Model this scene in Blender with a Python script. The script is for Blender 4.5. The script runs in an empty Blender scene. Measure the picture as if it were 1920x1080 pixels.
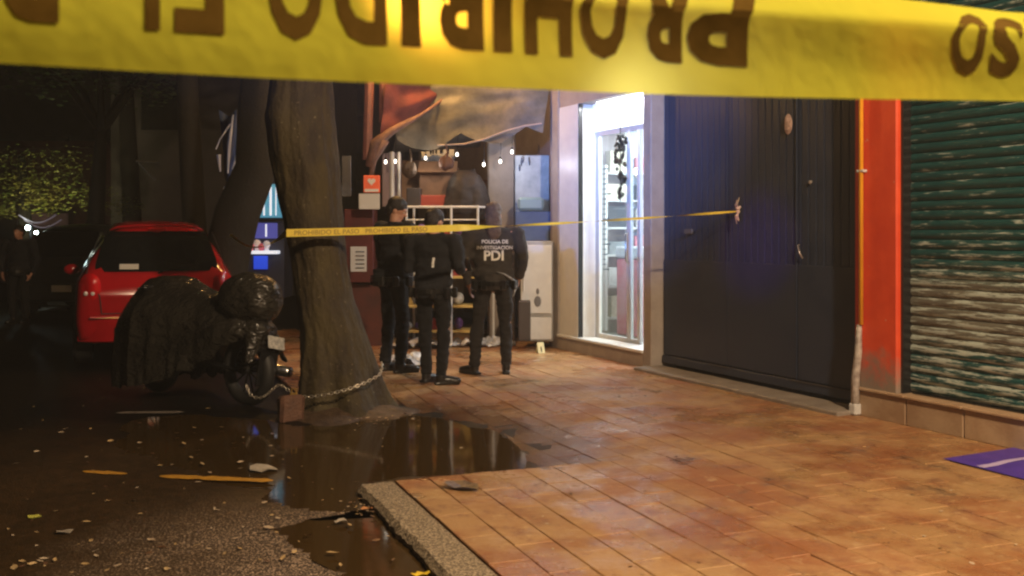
import bpy, bmesh, math, random
from mathutils import Vector, Matrix, noise
R = math.radians
rnd = random.Random(7)
scene = bpy.context.scene
C = scene.collection
# ------------------------------------------------------------------ camera, sky, lamps, exposure
F, CX, CY, H = 1900.0, 960.0, 435.0, 1.45          # photograph geometry: focal length (px), eye-level row, eye height
cd = bpy.data.cameras.new('camera'); cam = bpy.data.objects.new('camera', cd); C.objects.link(cam)
cam.location = (0, 0, H); cam.rotation_euler = (R(90), 0, 0)
cd.sensor_width = 36; cd.lens = 36*F/1920; cd.shift_y = -(540-CY)/1920; cd.clip_start = 0.02; cd.clip_end = 1500
cd.dof.use_dof = True; cd.dof.focus_distance = 9.0; cd.dof.aperture_fstop = 9.5
scene.camera = cam
scene.view_settings.view_transform = 'Standard'; scene.view_settings.look = 'None'
scene.view_settings.exposure = 0.0; scene.view_settings.gamma = 1.0; scene.view_settings.use_curve_mapping = False
w = bpy.data.worlds.new('World'); scene.world = w; w.use_nodes = True
nt = w.node_tree; bg = nt.nodes['Background']
sky = nt.nodes.new('ShaderNodeTexSky'); sky.sky_type = 'NISHITA'; sky.sun_disc = False
sky.sun_elevation = R(-4); sky.sun_rotation = R(200)
nt.links.new(sky.outputs[0], bg.inputs[0]); bg.inputs[1].default_value = 0.04
try:
    scene.cycles.use_denoising = True; scene.cycles.filter_width = 2.3; scene.cycles.max_bounces = 7
    scene.cycles.sample_clamp_indirect = 3.0; scene.cycles.transparent_max_bounces = 8
except Exception: pass

def lamp(name, kind, loc, energy, col, target=None, **kw):
    l = bpy.data.lights.new(name, kind); l.energy = energy; l.color = col
    for k, v in kw.items(): setattr(l, k, v)
    o = bpy.data.objects.new(name, l); C.objects.link(o); o.location = loc
    if target is not None:
        o.rotation_euler = (Vector(target)-Vector(loc)).to_track_quat('-Z', 'Y').to_euler()
    return o
LAMP = (3.3, 0.6, 5.6)
lamp('street_lamp_light', 'SPOT', (LAMP[0], LAMP[1], LAMP[2]-.12), 5200, (1.0, .72, .45), (1.2, 7.5, 0.2), spot_size=R(160), spot_blend=.5, shadow_soft_size=.16)
lamp('added_blue_light', 'SPOT', (-2.6, 2.2, 2.55), 5600, (.16, .36, 1.0), (1.15, 11.2, 2.75), spot_size=R(25), spot_blend=1.0, shadow_soft_size=.09)  # added unseen light that tints the gate, jamb and tarp blue
lamp('added_violet_light', 'SPOT', (-2.45, 2.15, 2.55), 1200, (.36, .06, 1.0), (2.2, 9.3, 1.35), spot_size=R(8), spot_blend=1.0, shadow_soft_size=.09)  # second added light, for the violet patch on the gate

# ------------------------------------------------------------------ helpers
def G(px, py, z=0.0):
    Y = F*(H-z)/(py-CY); return Vector(((px-CX)/F*Y, Y, z))
def P(px, py, Y):
    return Vector(((px-CX)/F*Y, Y, H+(CY-py)*Y/F))

class MB:
    def __init__(s): s.v = []; s.f = []; s.m = []; s.cur = 0
    def add(s, vs, fs, M=None):
        b = len(s.v)
        for v in vs:
            v = Vector(v); s.v.append(M @ v if M is not None else v)
        for f in fs: s.f.append([b+i for i in f]); s.m.append(s.cur)
    def box(s, c, d, rz=0, M=None, bev=0.0, rot=None):
        x, y, z = d[0]/2, d[1]/2, d[2]/2
        T = Matrix.Translation(Vector(c)) @ (rot if rot is not None else Matrix.Rotation(rz, 4, 'Z'))
        if M is not None: T = M @ T
        if bev <= 0:
            vs = [(-x,-y,-z),(x,-y,-z),(x,y,-z),(-x,y,-z),(-x,-y,z),(x,-y,z),(x,y,z),(-x,y,z)]
            fs = [(0,3,2,1),(4,5,6,7),(0,1,5,4),(1,2,6,5),(2,3,7,6),(3,0,4,7)]
            s.add(vs, fs, T); return
        b = min(bev, x*.45, y*.45, z*.45)
        vs = []; idx = {}
        for sx in (-1,1):
            for sy in (-1,1):
                for sz in (-1,1):
                    for a in range(3):
                        p = [sx*x, sy*y, sz*z]
                        for k in range(3):
                            if k != a: p[k] -= (sx,sy,sz)[k]*b
                        idx[(sx,sy,sz,a)] = len(vs); vs.append(p)
        fs = []
        for a in range(3):
            o1, o2 = [k for k in range(3) if k != a]
            for sg in (-1,1):
                q = []
                for (p1,p2) in ((-1,-1),(1,-1),(1,1),(-1,1)):
                    t = [0,0,0]; t[a] = sg; t[o1] = p1; t[o2] = p2; q.append(idx[(t[0],t[1],t[2],a)])
                flip = (sg < 0) ^ (a == 1)
                fs.append(q[::-1] if flip else q)
        for a in range(3):
            o1, o2 = [k for k in range(3) if k != a]
            for p1 in (-1,1):
                for p2 in (-1,1):
                    t0 = [0,0,0]; t0[o1] = p1; t0[o2] = p2; t1 = t0[:]; t0[a] = -1; t1[a] = 1
                    fs.append([idx[(*t0,o1)], idx[(*t0,o2)], idx[(*t1,o2)], idx[(*t1,o1)]])
        for sx in (-1,1):
            for sy in (-1,1):
                for sz in (-1,1): fs.append([idx[(sx,sy,sz,0)], idx[(sx,sy,sz,1)], idx[(sx,sy,sz,2)]])
        s.add(vs, fs, T)
    def tube(s, pts, r, n=8, cap=True, M=None, flat=1.0):
        pts = [Vector(p) for p in pts]; k = len(pts)
        rs = r if isinstance(r, (list, tuple)) else [r]*k
        vs = []; fs = []; up = None
        for i, p in enumerate(pts):
            t = (pts[min(i+1,k-1)]-pts[max(i-1,0)]); t = t.normalized() if t.length > 1e-9 else Vector((0,0,1))
            if up is None:
                up = Vector((0,0,1)) if abs(t.z) < .9 else Vector((1,0,0))
            a = t.cross(up); a = a.normalized() if a.length > 1e-6 else t.orthogonal().normalized()
            b = a.cross(t).normalized(); up = b
            for j in range(n):
                an = 2*math.pi*j/n; vs.append(p+a*math.cos(an)*rs[i]+b*math.sin(an)*rs[i]*flat)
        for i in range(k-1):
            for j in range(n):
                fs.append((i*n+j, i*n+(j+1)%n, (i+1)*n+(j+1)%n, (i+1)*n+j))
        if cap: fs.append(list(range(n))[::-1]); fs.append([(k-1)*n+j for j in range(n)])
        s.add(vs, fs, M)
    def lathe(s, prof, n=16, M=None):
        vs = []; fs = []; k = len(prof)
        for (r, z) in prof:
            for j in range(n):
                a = 2*math.pi*j/n; vs.append((r*math.cos(a), r*math.sin(a), z))
        for i in range(k-1):
            for j in range(n): fs.append((i*n+j, i*n+(j+1)%n, (i+1)*n+(j+1)%n, (i+1)*n+j))
        fs.append(list(range(n))[::-1]); fs.append([(k-1)*n+j for j in range(n)])
        s.add(vs, fs, M)
    def ball(s, c, r, seg=10, rings=7, M=None, rot=None):
        r = r if isinstance(r, (list, tuple)) else (r,r,r)
        vs = [(0,0,-r[2])]; fs = []
        for i in range(1, rings):
            ph = -math.pi/2+math.pi*i/rings
            for j in range(seg):
                a = 2*math.pi*j/seg
                vs.append((r[0]*math.cos(ph)*math.cos(a), r[1]*math.cos(ph)*math.sin(a), r[2]*math.sin(ph)))
        vs.append((0,0,r[2])); top = len(vs)-1
        for j in range(seg):
            fs.append((0, 1+(j+1)%seg, 1+j)); b = 1+(rings-2)*seg; fs.append((b+j, b+(j+1)%seg, top))
        for i in range(rings-2):
            for j in range(seg):
                a0 = 1+i*seg; fs.append((a0+j, a0+(j+1)%seg, a0+seg+(j+1)%seg, a0+seg+j))
        T = Matrix.Translation(Vector(c))
        if rot is not None: T = T @ rot
        s.add(vs, fs, M @ T if M is not None else T)
    def cap(s, a, b, ra, rb=None, seg=12):
        rb = ra if rb is None else rb
        a = Vector(a); b = Vector(b)
        s.ball(a, ra, seg, 8); s.ball(b, rb, seg, 8); s.tube([a, b], [ra, rb], seg)
    def prism(s, poly, z0, z1, M=None):
        n = len(poly)
        vs = [(p[0],p[1],z0) for p in poly]+[(p[0],p[1],z1) for p in poly]
        fs = [list(range(n))[::-1], list(range(n,2*n))]+[(i,(i+1)%n,n+(i+1)%n,n+i) for i in range(n)]
        s.add(vs, fs, M)
    def grid(s, fn, nu, nv):
        vs = [fn(i/nu, j/nv) for j in range(nv+1) for i in range(nu+1)]
        fs = [(j*(nu+1)+i, j*(nu+1)+i+1, (j+1)*(nu+1)+i+1, (j+1)*(nu+1)+i) for j in range(nv) for i in range(nu)]
        s.add(vs, fs)
    def mesh(s, name, mats, smooth=False):
        me = bpy.data.meshes.new(name); me.from_pydata([tuple(v) for v in s.v], [], s.f)
        for m in (mats if isinstance(mats, (list, tuple)) else [mats]): me.materials.append(m)
        if any(s.m): me.polygons.foreach_set('material_index', s.m)
        if smooth: me.polygons.foreach_set('use_smooth', [True]*len(me.polygons))
        me.update(); return me
    def build(s, name, mats, parent=None, smooth=False, **kw):
        return link(name, s.mesh(name, mats, smooth), parent, **kw)

def link(name, me, parent=None, loc=None, rz=None, **props):
    o = bpy.data.objects.new(name, me); C.objects.link(o)
    if parent: o.parent = parent
    if loc is not None: o.location = loc
    if rz is not None: o.rotation_euler = (0, 0, rz)
    tag(o, **props); return o
def tag(o, label=None, cat=None, group=None, kind=None):
    if label: o['label'] = label
    if cat: o['category'] = cat
    if group: o['group'] = group
    if kind: o['kind'] = kind
    return o
def empty(name, loc, rz=0, **props):
    o = bpy.data.objects.new(name, None); C.objects.link(o); o.location = loc; o.rotation_euler = (0,0,rz)
    o.empty_display_size = .1
    return tag(o, **props)
def copy_tree(o, parent=None):
    c = o.copy(); C.objects.link(c); c.parent = parent
    for ch in list(o.children): copy_tree(ch, c)
    return c
def remesh(mb, voxel, smooth=3, name='tmp'):
    """union of closed primitives as one continuous skin"""
    me = mb.mesh(name, [], False); o = bpy.data.objects.new(name, me); C.objects.link(o)
    m = o.modifiers.new('r', 'REMESH'); m.mode = 'VOXEL'; m.voxel_size = voxel; m.use_smooth_shade = True
    if smooth:
        m2 = o.modifiers.new('s', 'SMOOTH'); m2.factor = .5; m2.iterations = smooth
    dg = bpy.context.evaluated_depsgraph_get(); dg.update()
    out = bpy.data.meshes.new_from_object(o.evaluated_get(dg))
    bpy.data.objects.remove(o); bpy.data.meshes.remove(me)
    out.polygons.foreach_set('use_smooth', [True]*len(out.polygons))
    return out
def displace(me, fn):
    me.calc_loop_triangles()
    ns = [v.normal.copy() for v in me.vertices]
    for v, n in zip(me.vertices, ns): v.co = v.co + n*fn(v.co)
    me.update(); return me
def text_geo(txt, size=1.0, off=0.0, align='CENTER', sx=1.0):
    cu = bpy.data.curves.new('t', 'FONT'); cu.body = txt; cu.size = size; cu.offset = off
    cu.align_x = align; cu.resolution_u = 3; cu.space_line = .92
    o = bpy.data.objects.new('t', cu); C.objects.link(o)
    dg = bpy.context.evaluated_depsgraph_get(); dg.update()
    me = bpy.data.meshes.new_from_object(o.evaluated_get(dg))
    vs = [Vector((v.co.x*sx, v.co.y, 0)) for v in me.vertices]; fs = [list(p.vertices) for p in me.polygons]
    bpy.data.objects.remove(o); bpy.data.curves.remove(cu); bpy.data.meshes.remove(me)
    return vs, fs

# ------------------------------------------------------------------ materials
def mat(name, col, rough=.6, metal=0.0, col2=None, scale=6.0, bump=0.0, bscale=None, emit=None, estr=0.0,
        rvar=0.0, objrand=0.0, detail=5, alpha=1.0, spec=.5, world=True, coat=0.0, stretch=None, ramp=(.35,.65)):
    m = bpy.data.materials.new(name); m.use_nodes = True; n = m.node_tree.nodes; L = m.node_tree.links
    b = n['Principled BSDF']
    b.inputs['Base Color'].default_value = (*col, 1); b.inputs['Roughness'].default_value = rough
    b.inputs['Metallic'].default_value = metal; b.inputs['Specular IOR Level'].default_value = spec
    b.inputs['Coat Weight'].default_value = coat
    if emit: b.inputs['Emission Color'].default_value = (*emit, 1); b.inputs['Emission Strength'].default_value = estr
    tc = n.new('ShaderNodeNewGeometry').outputs['Position'] if world else n.new('ShaderNodeTexCoord').outputs['Object']
    if stretch:
        mp = n.new('ShaderNodeMapping'); mp.inputs['Scale'].default_value = stretch; L.new(tc, mp.inputs[0]); tc = mp.outputs[0]
    if col2 is not None:
        t = n.new('ShaderNodeTexNoise'); t.inputs['Scale'].default_value = scale; t.inputs['Detail'].default_value = detail
        t.inputs['Roughness'].default_value = .65; L.new(tc, t.inputs['Vector'])
        r = n.new('ShaderNodeMapRange'); r.inputs[1].default_value = ramp[0]; r.inputs[2].default_value = ramp[1]; L.new(t.outputs[0], r.inputs[0])
        mx = n.new('ShaderNodeMix'); mx.data_type = 'RGBA'; L.new(r.outputs[0], mx.inputs[0])
        mx.inputs[6].default_value = (*col, 1); mx.inputs[7].default_value = (*col2, 1); out = mx.outputs[2]
        if objrand:
            oi = n.new('ShaderNodeObjectInfo'); mr = n.new('ShaderNodeMapRange'); L.new(oi.outputs['Random'], mr.inputs[0])
            mr.inputs[3].default_value = 1-objrand; mr.inputs[4].default_value = 1+objrand
            hv = n.new('ShaderNodeHueSaturation'); L.new(mr.outputs[0], hv.inputs['Value']); L.new(out, hv.inputs['Color']); out = hv.outputs[0]
        L.new(out, b.inputs['Base Color'])
        if rvar:
            r2 = n.new('ShaderNodeMapRange'); L.new(r.outputs[0], r2.inputs[0]); r2.inputs[3].default_value = max(.04, rough-rvar); r2.inputs[4].default_value = rough+rvar
            L.new(r2.outputs[0], b.inputs['Roughness'])
    if bump:
        t2 = n.new('ShaderNodeTexNoise'); t2.inputs['Scale'].default_value = bscale or scale*4; t2.inputs['Detail'].default_value = 4; L.new(tc, t2.inputs['Vector'])
        bp = n.new('ShaderNodeBump'); bp.inputs['Strength'].default_value = min(1, bump); bp.inputs['Distance'].default_value = .01; L.new(t2.outputs[0], bp.inputs['Height']); L.new(bp.outputs[0], b.inputs['Normal'])
    return m
def nd(m): return m.node_tree.nodes, m.node_tree.links, m.node_tree.nodes['Principled BSDF']
def math_node(n, L, op, a, b=None, c=None):
    x = n.new('ShaderNodeMath'); x.operation = op
    for i, q in enumerate((a, b, c)):
        if q is None: continue
        if hasattr(q, 'links') or hasattr(q, 'node'): L.new(q, x.inputs[i])
        else: x.inputs[i].default_value = q
    return x.outputs[0]
def sstep(n, L, v, a, b):
    r = n.new('ShaderNodeMapRange'); r.interpolation_type = 'SMOOTHSTEP'; L.new(v, r.inputs[0]); r.inputs[1].default_value = a; r.inputs[2].default_value = b
    return r.outputs[0]
def noise_n(n, L, vec, scale, detail=4, rough=.6):
    t = n.new('ShaderNodeTexNoise'); t.inputs['Scale'].default_value = scale; t.inputs['Detail'].default_value = detail; t.inputs['Roughness'].default_value = rough
    L.new(vec, t.inputs['Vector']); return t.outputs[0]
def mixc(n, L, f, a, b):
    mx = n.new('ShaderNodeMix'); mx.data_type = 'RGBA'
    L.new(f, mx.inputs[0])
    for i, q in ((6, a), (7, b)):
        if isinstance(q, tuple): mx.inputs[i].default_value = (*q, 1)
        else: L.new(q, mx.inputs[i])
    return mx.outputs[2]

# wet asphalt with a drier patch of pale aggregate beside the kerb
def asphalt():
    m = mat('wet asphalt', (.03,.026,.02), .35); n, L, b = nd(m); b.inputs['Specular IOR Level'].default_value = .18
    g = n.new('ShaderNodeNewGeometry').outputs['Position']; sp = n.new('ShaderNodeSeparateXYZ'); L.new(g, sp.inputs[0])
    big = noise_n(n, L, g, 1.3, 5); jit = math_node(n, L, 'MULTIPLY_ADD', big, 2.2, -1.1)
    x = math_node(n, L, 'ADD', sp.outputs[0], jit); y = math_node(n, L, 'ADD', sp.outputs[1], jit)
    dry = math_node(n, L, 'MULTIPLY', sstep(n, L, x, -2.3, -.9), sstep(n, L, y, 6.1, 5.0))
    sp1 = noise_n(n, L, g, 95, 2, .5); grain = sstep(n, L, sp1, .50, .66)
    sp2 = noise_n(n, L, g, 14, 5, .7)
    drycol = mixc(n, L, grain, (.05,.036,.026), (.50,.37,.26))
    g2 = sstep(n, L, noise_n(n, L, g, 70, 3, .6), .62, .74)
    wetcol = mixc(n, L, g2, (.030,.018,.006), (.11,.07,.03))
    wet_shade_col = mixc(n, L, sstep(n, L, sp2, .35, .7), wetcol, (.055,.030,.011))
    far_shade = sstep(n, L, y, 6.0, 8.2); wet_shade_col = mixc(n, L, far_shade, wet_shade_col, (.007,.005,.003))  # far road darkened: shade painted into the asphalt colour
    col = mixc(n, L, dry, wet_shade_col, drycol); L.new(col, b.inputs['Base Color'])
    rr = n.new('ShaderNodeMapRange'); L.new(dry, rr.inputs[0]); rr.inputs[3].default_value = .5; rr.inputs[4].default_value = .8
    L.new(rr.outputs[0], b.inputs['Roughness'])
    bp = n.new('ShaderNodeBump'); bp.inputs['Strength'].default_value = .9; bp.inputs['Distance'].default_value = .006
    L.new(sp1, bp.inputs['Height']); L.new(bp.outputs[0], b.inputs['Normal'])
    return m
def paver_mat():
    m = mat('damp red paver', (.2,.09,.05), .5); n, L, b = nd(m)
    g = n.new('ShaderNodeNewGeometry').outputs['Position']
    mp = n.new('ShaderNodeMapping'); mp.inputs['Scale'].default_value = (1, 1.0, 1); L.new(g, mp.inputs[0]); g = mp.outputs[0]
    a = sstep(n, L, noise_n(n, L, g, 1.3, 7, .66), .38, .60)
    c1 = mixc(n, L, a, (.28,.110,.040), (.39,.230,.098))
    a2 = sstep(n, L, noise_n(n, L, g, 5.0, 8, .74), .50, .66)
    c2 = mixc(n, L, math_node(n, L, 'MULTIPLY', a2, .75), c1, (.20,.085,.045))
    a3 = sstep(n, L, noise_n(n, L, g, 9.0, 6, .7), .56, .68)
    c2 = mixc(n, L, math_node(n, L, 'MULTIPLY', a3, .6), c2, (.50,.34,.17))
    a4 = sstep(n, L, noise_n(n, L, g, 2.2, 5, .6), .60, .68)
    c2 = mixc(n, L, math_node(n, L, 'MULTIPLY', a4, .6), c2, (.12,.075,.05))
    fine = sstep(n, L, noise_n(n, L, g, 130, 2, .6), .57, .74)
    c3 = mixc(n, L, math_node(n, L, 'MULTIPLY', fine, .35), c2, (.50,.38,.25))
    oi = n.new('ShaderNodeObjectInfo'); mr = n.new('ShaderNodeMapRange'); L.new(oi.outputs['Random'], mr.inputs[0]); mr.inputs[3].default_value = .95; mr.inputs[4].default_value = 1.05
    hv = n.new('ShaderNodeHueSaturation'); L.new(mr.outputs[0], hv.inputs['Value']); L.new(c3, hv.inputs['Color'])
    spz = n.new('ShaderNodeSeparateXYZ'); L.new(g, spz.inputs[0]); zz_ = math_node(n, L, 'ADD', spz.outputs[2], math_node(n, L, 'MULTIPLY_ADD', noise_n(n, L, g, 6, 5, .7), .03, -.015))
    damp = sstep(n, L, zz_, -.008, -.050)
    mul = n.new('ShaderNodeMix'); mul.data_type = 'RGBA'; mul.blend_type = 'MULTIPLY'; L.new(damp, mul.inputs[0]); L.new(hv.outputs[0], mul.inputs[6]); mul.inputs[7].default_value = (.38,.34,.30,1); L.new(mul.outputs[2], b.inputs['Base Color'])
    wet = math_node(n, L, 'MAXIMUM', damp, sstep(n, L, noise_n(n, L, g, 1.1, 6, .65), .42, .58))
    r = n.new('ShaderNodeMapRange'); L.new(wet, r.inputs[0]); r.inputs[3].default_value = .70; r.inputs[4].default_value = .22; L.new(r.outputs[0], b.inputs['Roughness'])
    bp = n.new('ShaderNodeBump'); bp.inputs['Strength'].default_value = .55; bp.inputs['Distance'].default_value = .006
    L.new(math_node(n, L, 'ADD', noise_n(n, L, g, 60, 5, .7), math_node(n, L, 'MULTIPLY', noise_n(n, L, g, 9, 3), 2.0)), bp.inputs['Height']); L.new(bp.outputs[0], b.inputs['Normal'])
    return m
def shutter_mat():
    m = mat('peeling green shutter paint', (.01,.09,.07), .45); n, L, b = nd(m)
    g = n.new('ShaderNodeNewGeometry').outputs['Position']; sp = n.new('ShaderNodeSeparateXYZ'); L.new(g, sp.inputs[0])
    mp = n.new('ShaderNodeMapping'); mp.inputs['Scale'].default_value = (1, 1, 12); L.new(g, mp.inputs[0])
    streak = noise_n(n, L, mp.outputs[0], 3.4, 8, .75); fine = noise_n(n, L, mp.outputs[0], 11, 6, .7)
    z = sp.outputs[2]
    wear = math_node(n, L, 'ADD', streak, math_node(n, L, 'MULTIPLY', sstep(n, L, z, 1.75, .9), .10))
    wear = math_node(n, L, 'ADD', wear, math_node(n, L, 'MULTIPLY_ADD', fine, .25, -.125))
    prim = sstep(n, L, wear, .585, .64)
    green = mixc(n, L, sstep(n, L, fine, .3, .7), (.003,.036,.038), (.008,.078,.078))
    # lower slats were once over-painted with a grey-beige coat
    low = math_node(n, L, 'ADD', z, math_node(n, L, 'MULTIPLY_ADD', streak, 1.1, -.55))
    band = math_node(n, L, 'MULTIPLY', sstep(n, L, low, 1.18, .98), sstep(n, L, low, .50, .62))
    c = mixc(n, L, band, green, (.125,.120,.095))
    c = mixc(n, L, prim, c, (.38,.43,.38)); L.new(c, b.inputs['Base Color'])
    bp = n.new('ShaderNodeBump'); bp.inputs['Strength'].default_value = .4; bp.inputs['Distance'].default_value = .003; L.new(wear, bp.inputs['Height']); L.new(bp.outputs[0], b.inputs['Normal'])
    return m
def pillar_mat():
    m = mat('weathered red pillar paint', (.6,.06,.02), .55); n, L, b = nd(m)
    g = n.new('ShaderNodeNewGeometry').outputs['Position']; sp = n.new('ShaderNodeSeparateXYZ'); L.new(g, sp.inputs[0])
    z = math_node(n, L, 'ADD', sp.outputs[2], math_node(n, L, 'MULTIPLY_ADD', noise_n(n, L, g, 5, 6, .7), .7, -.35))
    worn = sstep(n, L, z, .58, .25)
    red = mixc(n, L, sstep(n, L, noise_n(n, L, g, 3, 5), .3, .7), (.62,.050,.012), (.76,.085,.022))
    chips = sstep(n, L, noise_n(n, L, g, 13, 5, .7), .68, .71)
    c = mixc(n, L, worn, red, (.25,.20,.16)); c = mixc(n, L, chips, c, (.6,.35,.28)); L.new(c, b.inputs['Base Color'])
    bp = n.new('ShaderNodeBump'); bp.inputs['Strength'].default_value = .3; bp.inputs['Distance'].default_value = .004; L.new(noise_n(n, L, g, 40), bp.inputs['Height']); L.new(bp.outputs[0], b.inputs['Normal'])
    return m
def tape_mat():
    m = bpy.data.materials.new('yellow plastic barrier tape'); m.use_nodes = True; n = m.node_tree.nodes; L = m.node_tree.links
    n.clear(); out = n.new('ShaderNodeOutputMaterial')
    df = n.new('ShaderNodeBsdfPrincipled'); df.inputs['Base Color'].default_value = (.72,.72,.07,1); df.inputs['Roughness'].default_value = .7; df.inputs['Specular IOR Level'].default_value = 0.0
    g = n.new('ShaderNodeNewGeometry').outputs['Position']
    bp = n.new('ShaderNodeBump'); bp.inputs['Strength'].default_value = .35; bp.inputs['Distance'].default_value = .01; L.new(noise_n(n, L, g, 14, 3), bp.inputs['Height']); L.new(bp.outputs[0], df.inputs['Normal'])
    tr = n.new('ShaderNodeBsdfTranslucent'); tr.inputs[0].default_value = (.9,.80,.04,1)
    rf = n.new('ShaderNodeBsdfRefraction'); rf.inputs[0].default_value = (1,.82,.2,1); rf.inputs['Roughness'].default_value = .85; rf.inputs['IOR'].default_value = 1.06
    m1 = n.new('ShaderNodeMixShader'); m1.inputs[0].default_value = .3; L.new(df.outputs[0], m1.inputs[1]); L.new(tr.outputs[0], m1.inputs[2])
    m2 = n.new('ShaderNodeMixShader'); m2.inputs[0].default_value = .30; L.new(m1.outputs[0], m2.inputs[1]); L.new(rf.outputs[0], m2.inputs[2])
    L.new(m2.outputs[0], out.inputs[0]); return m
def glass_mat(name, tint=(1,1,1), a=.18, rough=.03):
    m = bpy.data.materials.new(name); m.use_nodes = True; n = m.node_tree.nodes; L = m.node_tree.links; n.clear()
    out = n.new('ShaderNodeOutputMaterial'); t = n.new('ShaderNodeBsdfTransparent'); t.inputs[0].default_value = (*tint, 1)
    gl = n.new('ShaderNodeBsdfGlossy'); gl.inputs['Roughness'].default_value = rough
    fr = n.new('ShaderNodeLayerWeight'); fr.inputs[0].default_value = .5
    ad = math_node(n, L, 'ADD', math_node(n, L, 'MULTIPLY', math_node(n, L, 'POWER', fr.outputs[1], 4.0), .5), a*.15)
    mx = n.new('ShaderNodeMixShader'); L.new(ad, mx.inputs[0]); dfz = n.new('ShaderNodeBsdfDiffuse'); dfz.inputs[0].default_value = (.72,.85,.82,1); m0 = n.new('ShaderNodeMixShader'); m0.inputs[0].default_value = .11; L.new(t.outputs[0], m0.inputs[1]); L.new(dfz.outputs[0], m0.inputs[2]); L.new(m0.outputs[0], mx.inputs[1]); L.new(gl.outputs[0], mx.inputs[2]); L.new(mx.outputs[0], out.inputs[0]); return m
def water_mat():
    m = mat('puddle water', (.046,.026,.007), .07, spec=.42); n, L, b = nd(m)
    b.inputs['IOR'].default_value = 1.36
    g = n.new('ShaderNodeNewGeometry').outputs['Position']
    bp = n.new('ShaderNodeBump'); bp.inputs['Strength'].default_value = .06; bp.inputs['Distance'].default_value = .01; L.new(noise_n(n, L, g, 5, 3), bp.inputs['Height']); L.new(bp.outputs[0], b.inputs['Normal'])
    return m
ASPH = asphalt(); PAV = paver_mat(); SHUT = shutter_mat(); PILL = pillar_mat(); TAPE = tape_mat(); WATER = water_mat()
INK = mat('tape ink', (.075,.045,.009), .95, col2=(.11,.065,.014), scale=30, spec=0.0)
MORTAR = mat('joint grit', (.05,.03,.018), .8, col2=(.24,.14,.08), scale=40, bump=.5)
CONC = mat('worn concrete kerb', (.13,.10,.065), .8, col2=(.46,.37,.25), scale=85, bump=1, bscale=90, detail=2, ramp=(.42,.62))
CONC2 = mat('stained concrete', (.20,.165,.135), .6, col2=(.30,.26,.22), scale=5, bump=.4, bscale=60)
TANP = mat('tan plinth tile', (.34,.22,.13), .5, col2=(.46,.33,.21), scale=4, bump=.3, bscale=50, objrand=.1)
GATE = mat('slate painted sheet steel', (.020,.030,.058), .42, col2=(.027,.037,.066), scale=2.2, bump=.15, bscale=25, rvar=.08)
GATE2 = mat('scratched steel edge', (.13,.12,.12), .4, metal=.3)
SURR = mat('taupe rendered surround', (.30,.255,.225), .6, col2=(.37,.32,.28), scale=6, bump=.3, bscale=60)
WHT = mat('white painted aluminium', (.74,.75,.74), .35, col2=(.66,.67,.67), scale=8)
WHT2 = mat('shop white wall paint', (.8,.82,.82), .6, col2=(.72,.76,.76), scale=3)
YEL = mat('yellow conduit paint', (.85,.42,.02), .35, col2=(.75,.33,.02), scale=9)
PIPEW = mat('pale worn pipe sleeve', (.5,.46,.42), .5, col2=(.22,.18,.16), scale=18, bump=.3)
BARK = mat('damp mossy bark', (.026,.017,.009), .8, col2=(.060,.044,.014), scale=4.5, bump=1, bscale=38, stretch=(1,1,.6))
n, L, b = nd(BARK); g = n.new('ShaderNodeNewGeometry').outputs['Position']; lich = sstep(n, L, noise_n(n, L, g, 26, 3, .6), .66, .70)
src = b.inputs['Base Color'].links[0].from_socket; L.new(mixc(n, L, math_node(n, L, 'MULTIPLY', lich, .5), src, (.24,.20,.11)), b.inputs['Base Color'])
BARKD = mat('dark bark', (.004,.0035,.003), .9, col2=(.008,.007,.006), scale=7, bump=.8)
SOIL = mat('wet soil', (.05,.03,.018), .6, col2=(.10,.062,.034), scale=14, bump=1, bscale=50)
BAG = mat('black bin-bag plastic', (.018,.016,.013), .20, col2=(.032,.029,.023), scale=4, spec=.55)
n, L, b = nd(BAG); g = n.new('ShaderNodeTexCoord').outputs['Object']; mpn = n.new('ShaderNodeMapping'); mpn.inputs['Scale'].default_value = (1,.6,1.6); L.new(g, mpn.inputs[0])
q1 = math_node(n, L, 'ABSOLUTE', math_node(n, L, 'SUBTRACT', noise_n(n, L, mpn.outputs[0], 7, 3, .5), .5)); q2 = math_node(n, L, 'ABSOLUTE', math_node(n, L, 'SUBTRACT', noise_n(n, L, mpn.outputs[0], 17, 2, .5), .5))
bp = n.new('ShaderNodeBump'); bp.inputs['Strength'].default_value = 1.0; bp.inputs['Distance'].default_value = .06; L.new(math_node(n, L, 'ADD', q1, math_node(n, L, 'MULTIPLY', q2, .45)), bp.inputs['Height']); L.new(bp.outputs[0], b.inputs['Normal'])
BLK = mat('black rubber', (.012,.012,.012), .6, col2=(.02,.02,.02), scale=20)
BLKP = mat('black gloss plastic', (.012,.012,.013), .25)
CHR = mat('bright metal', (.6,.6,.6), .25, metal=1)
STEEL = mat('galvanised chain steel', (.62,.57,.48), .32, metal=.85)
CARR = mat('red car paint', (.42,.006,.012), .22, col2=(.36,.005,.010), scale=3, coat=.8)
CARG = mat('tinted car glass', (.006,.007,.008), .06, spec=.6)
LAMPR = mat('red tail lamp lens', (.6,.006,.012), .12, coat=1)
LAMPW = mat('clear lamp lens', (.7,.62,.6), .15)
CLOTH = mat('dark navy uniform cloth', (.006,.007,.010), .9, col2=(.011,.012,.016), scale=14, bump=.5, bscale=300)
CLOTH2 = mat('charcoal brown jacket cloth', (.030,.025,.022), .9, col2=(.042,.035,.030), scale=14, bump=.5, bscale=300)
TROUS = mat('black trouser cloth', (.003,.003,.004), .95, col2=(.006,.006,.007), scale=14, bump=.4, bscale=300)
SHOE = mat('black leather', (.010,.010,.010), .3, col2=(.016,.015,.014), scale=30)
SKIN = mat('skin', (.42,.20,.13), .5, col2=(.50,.26,.17), scale=12)
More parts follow.
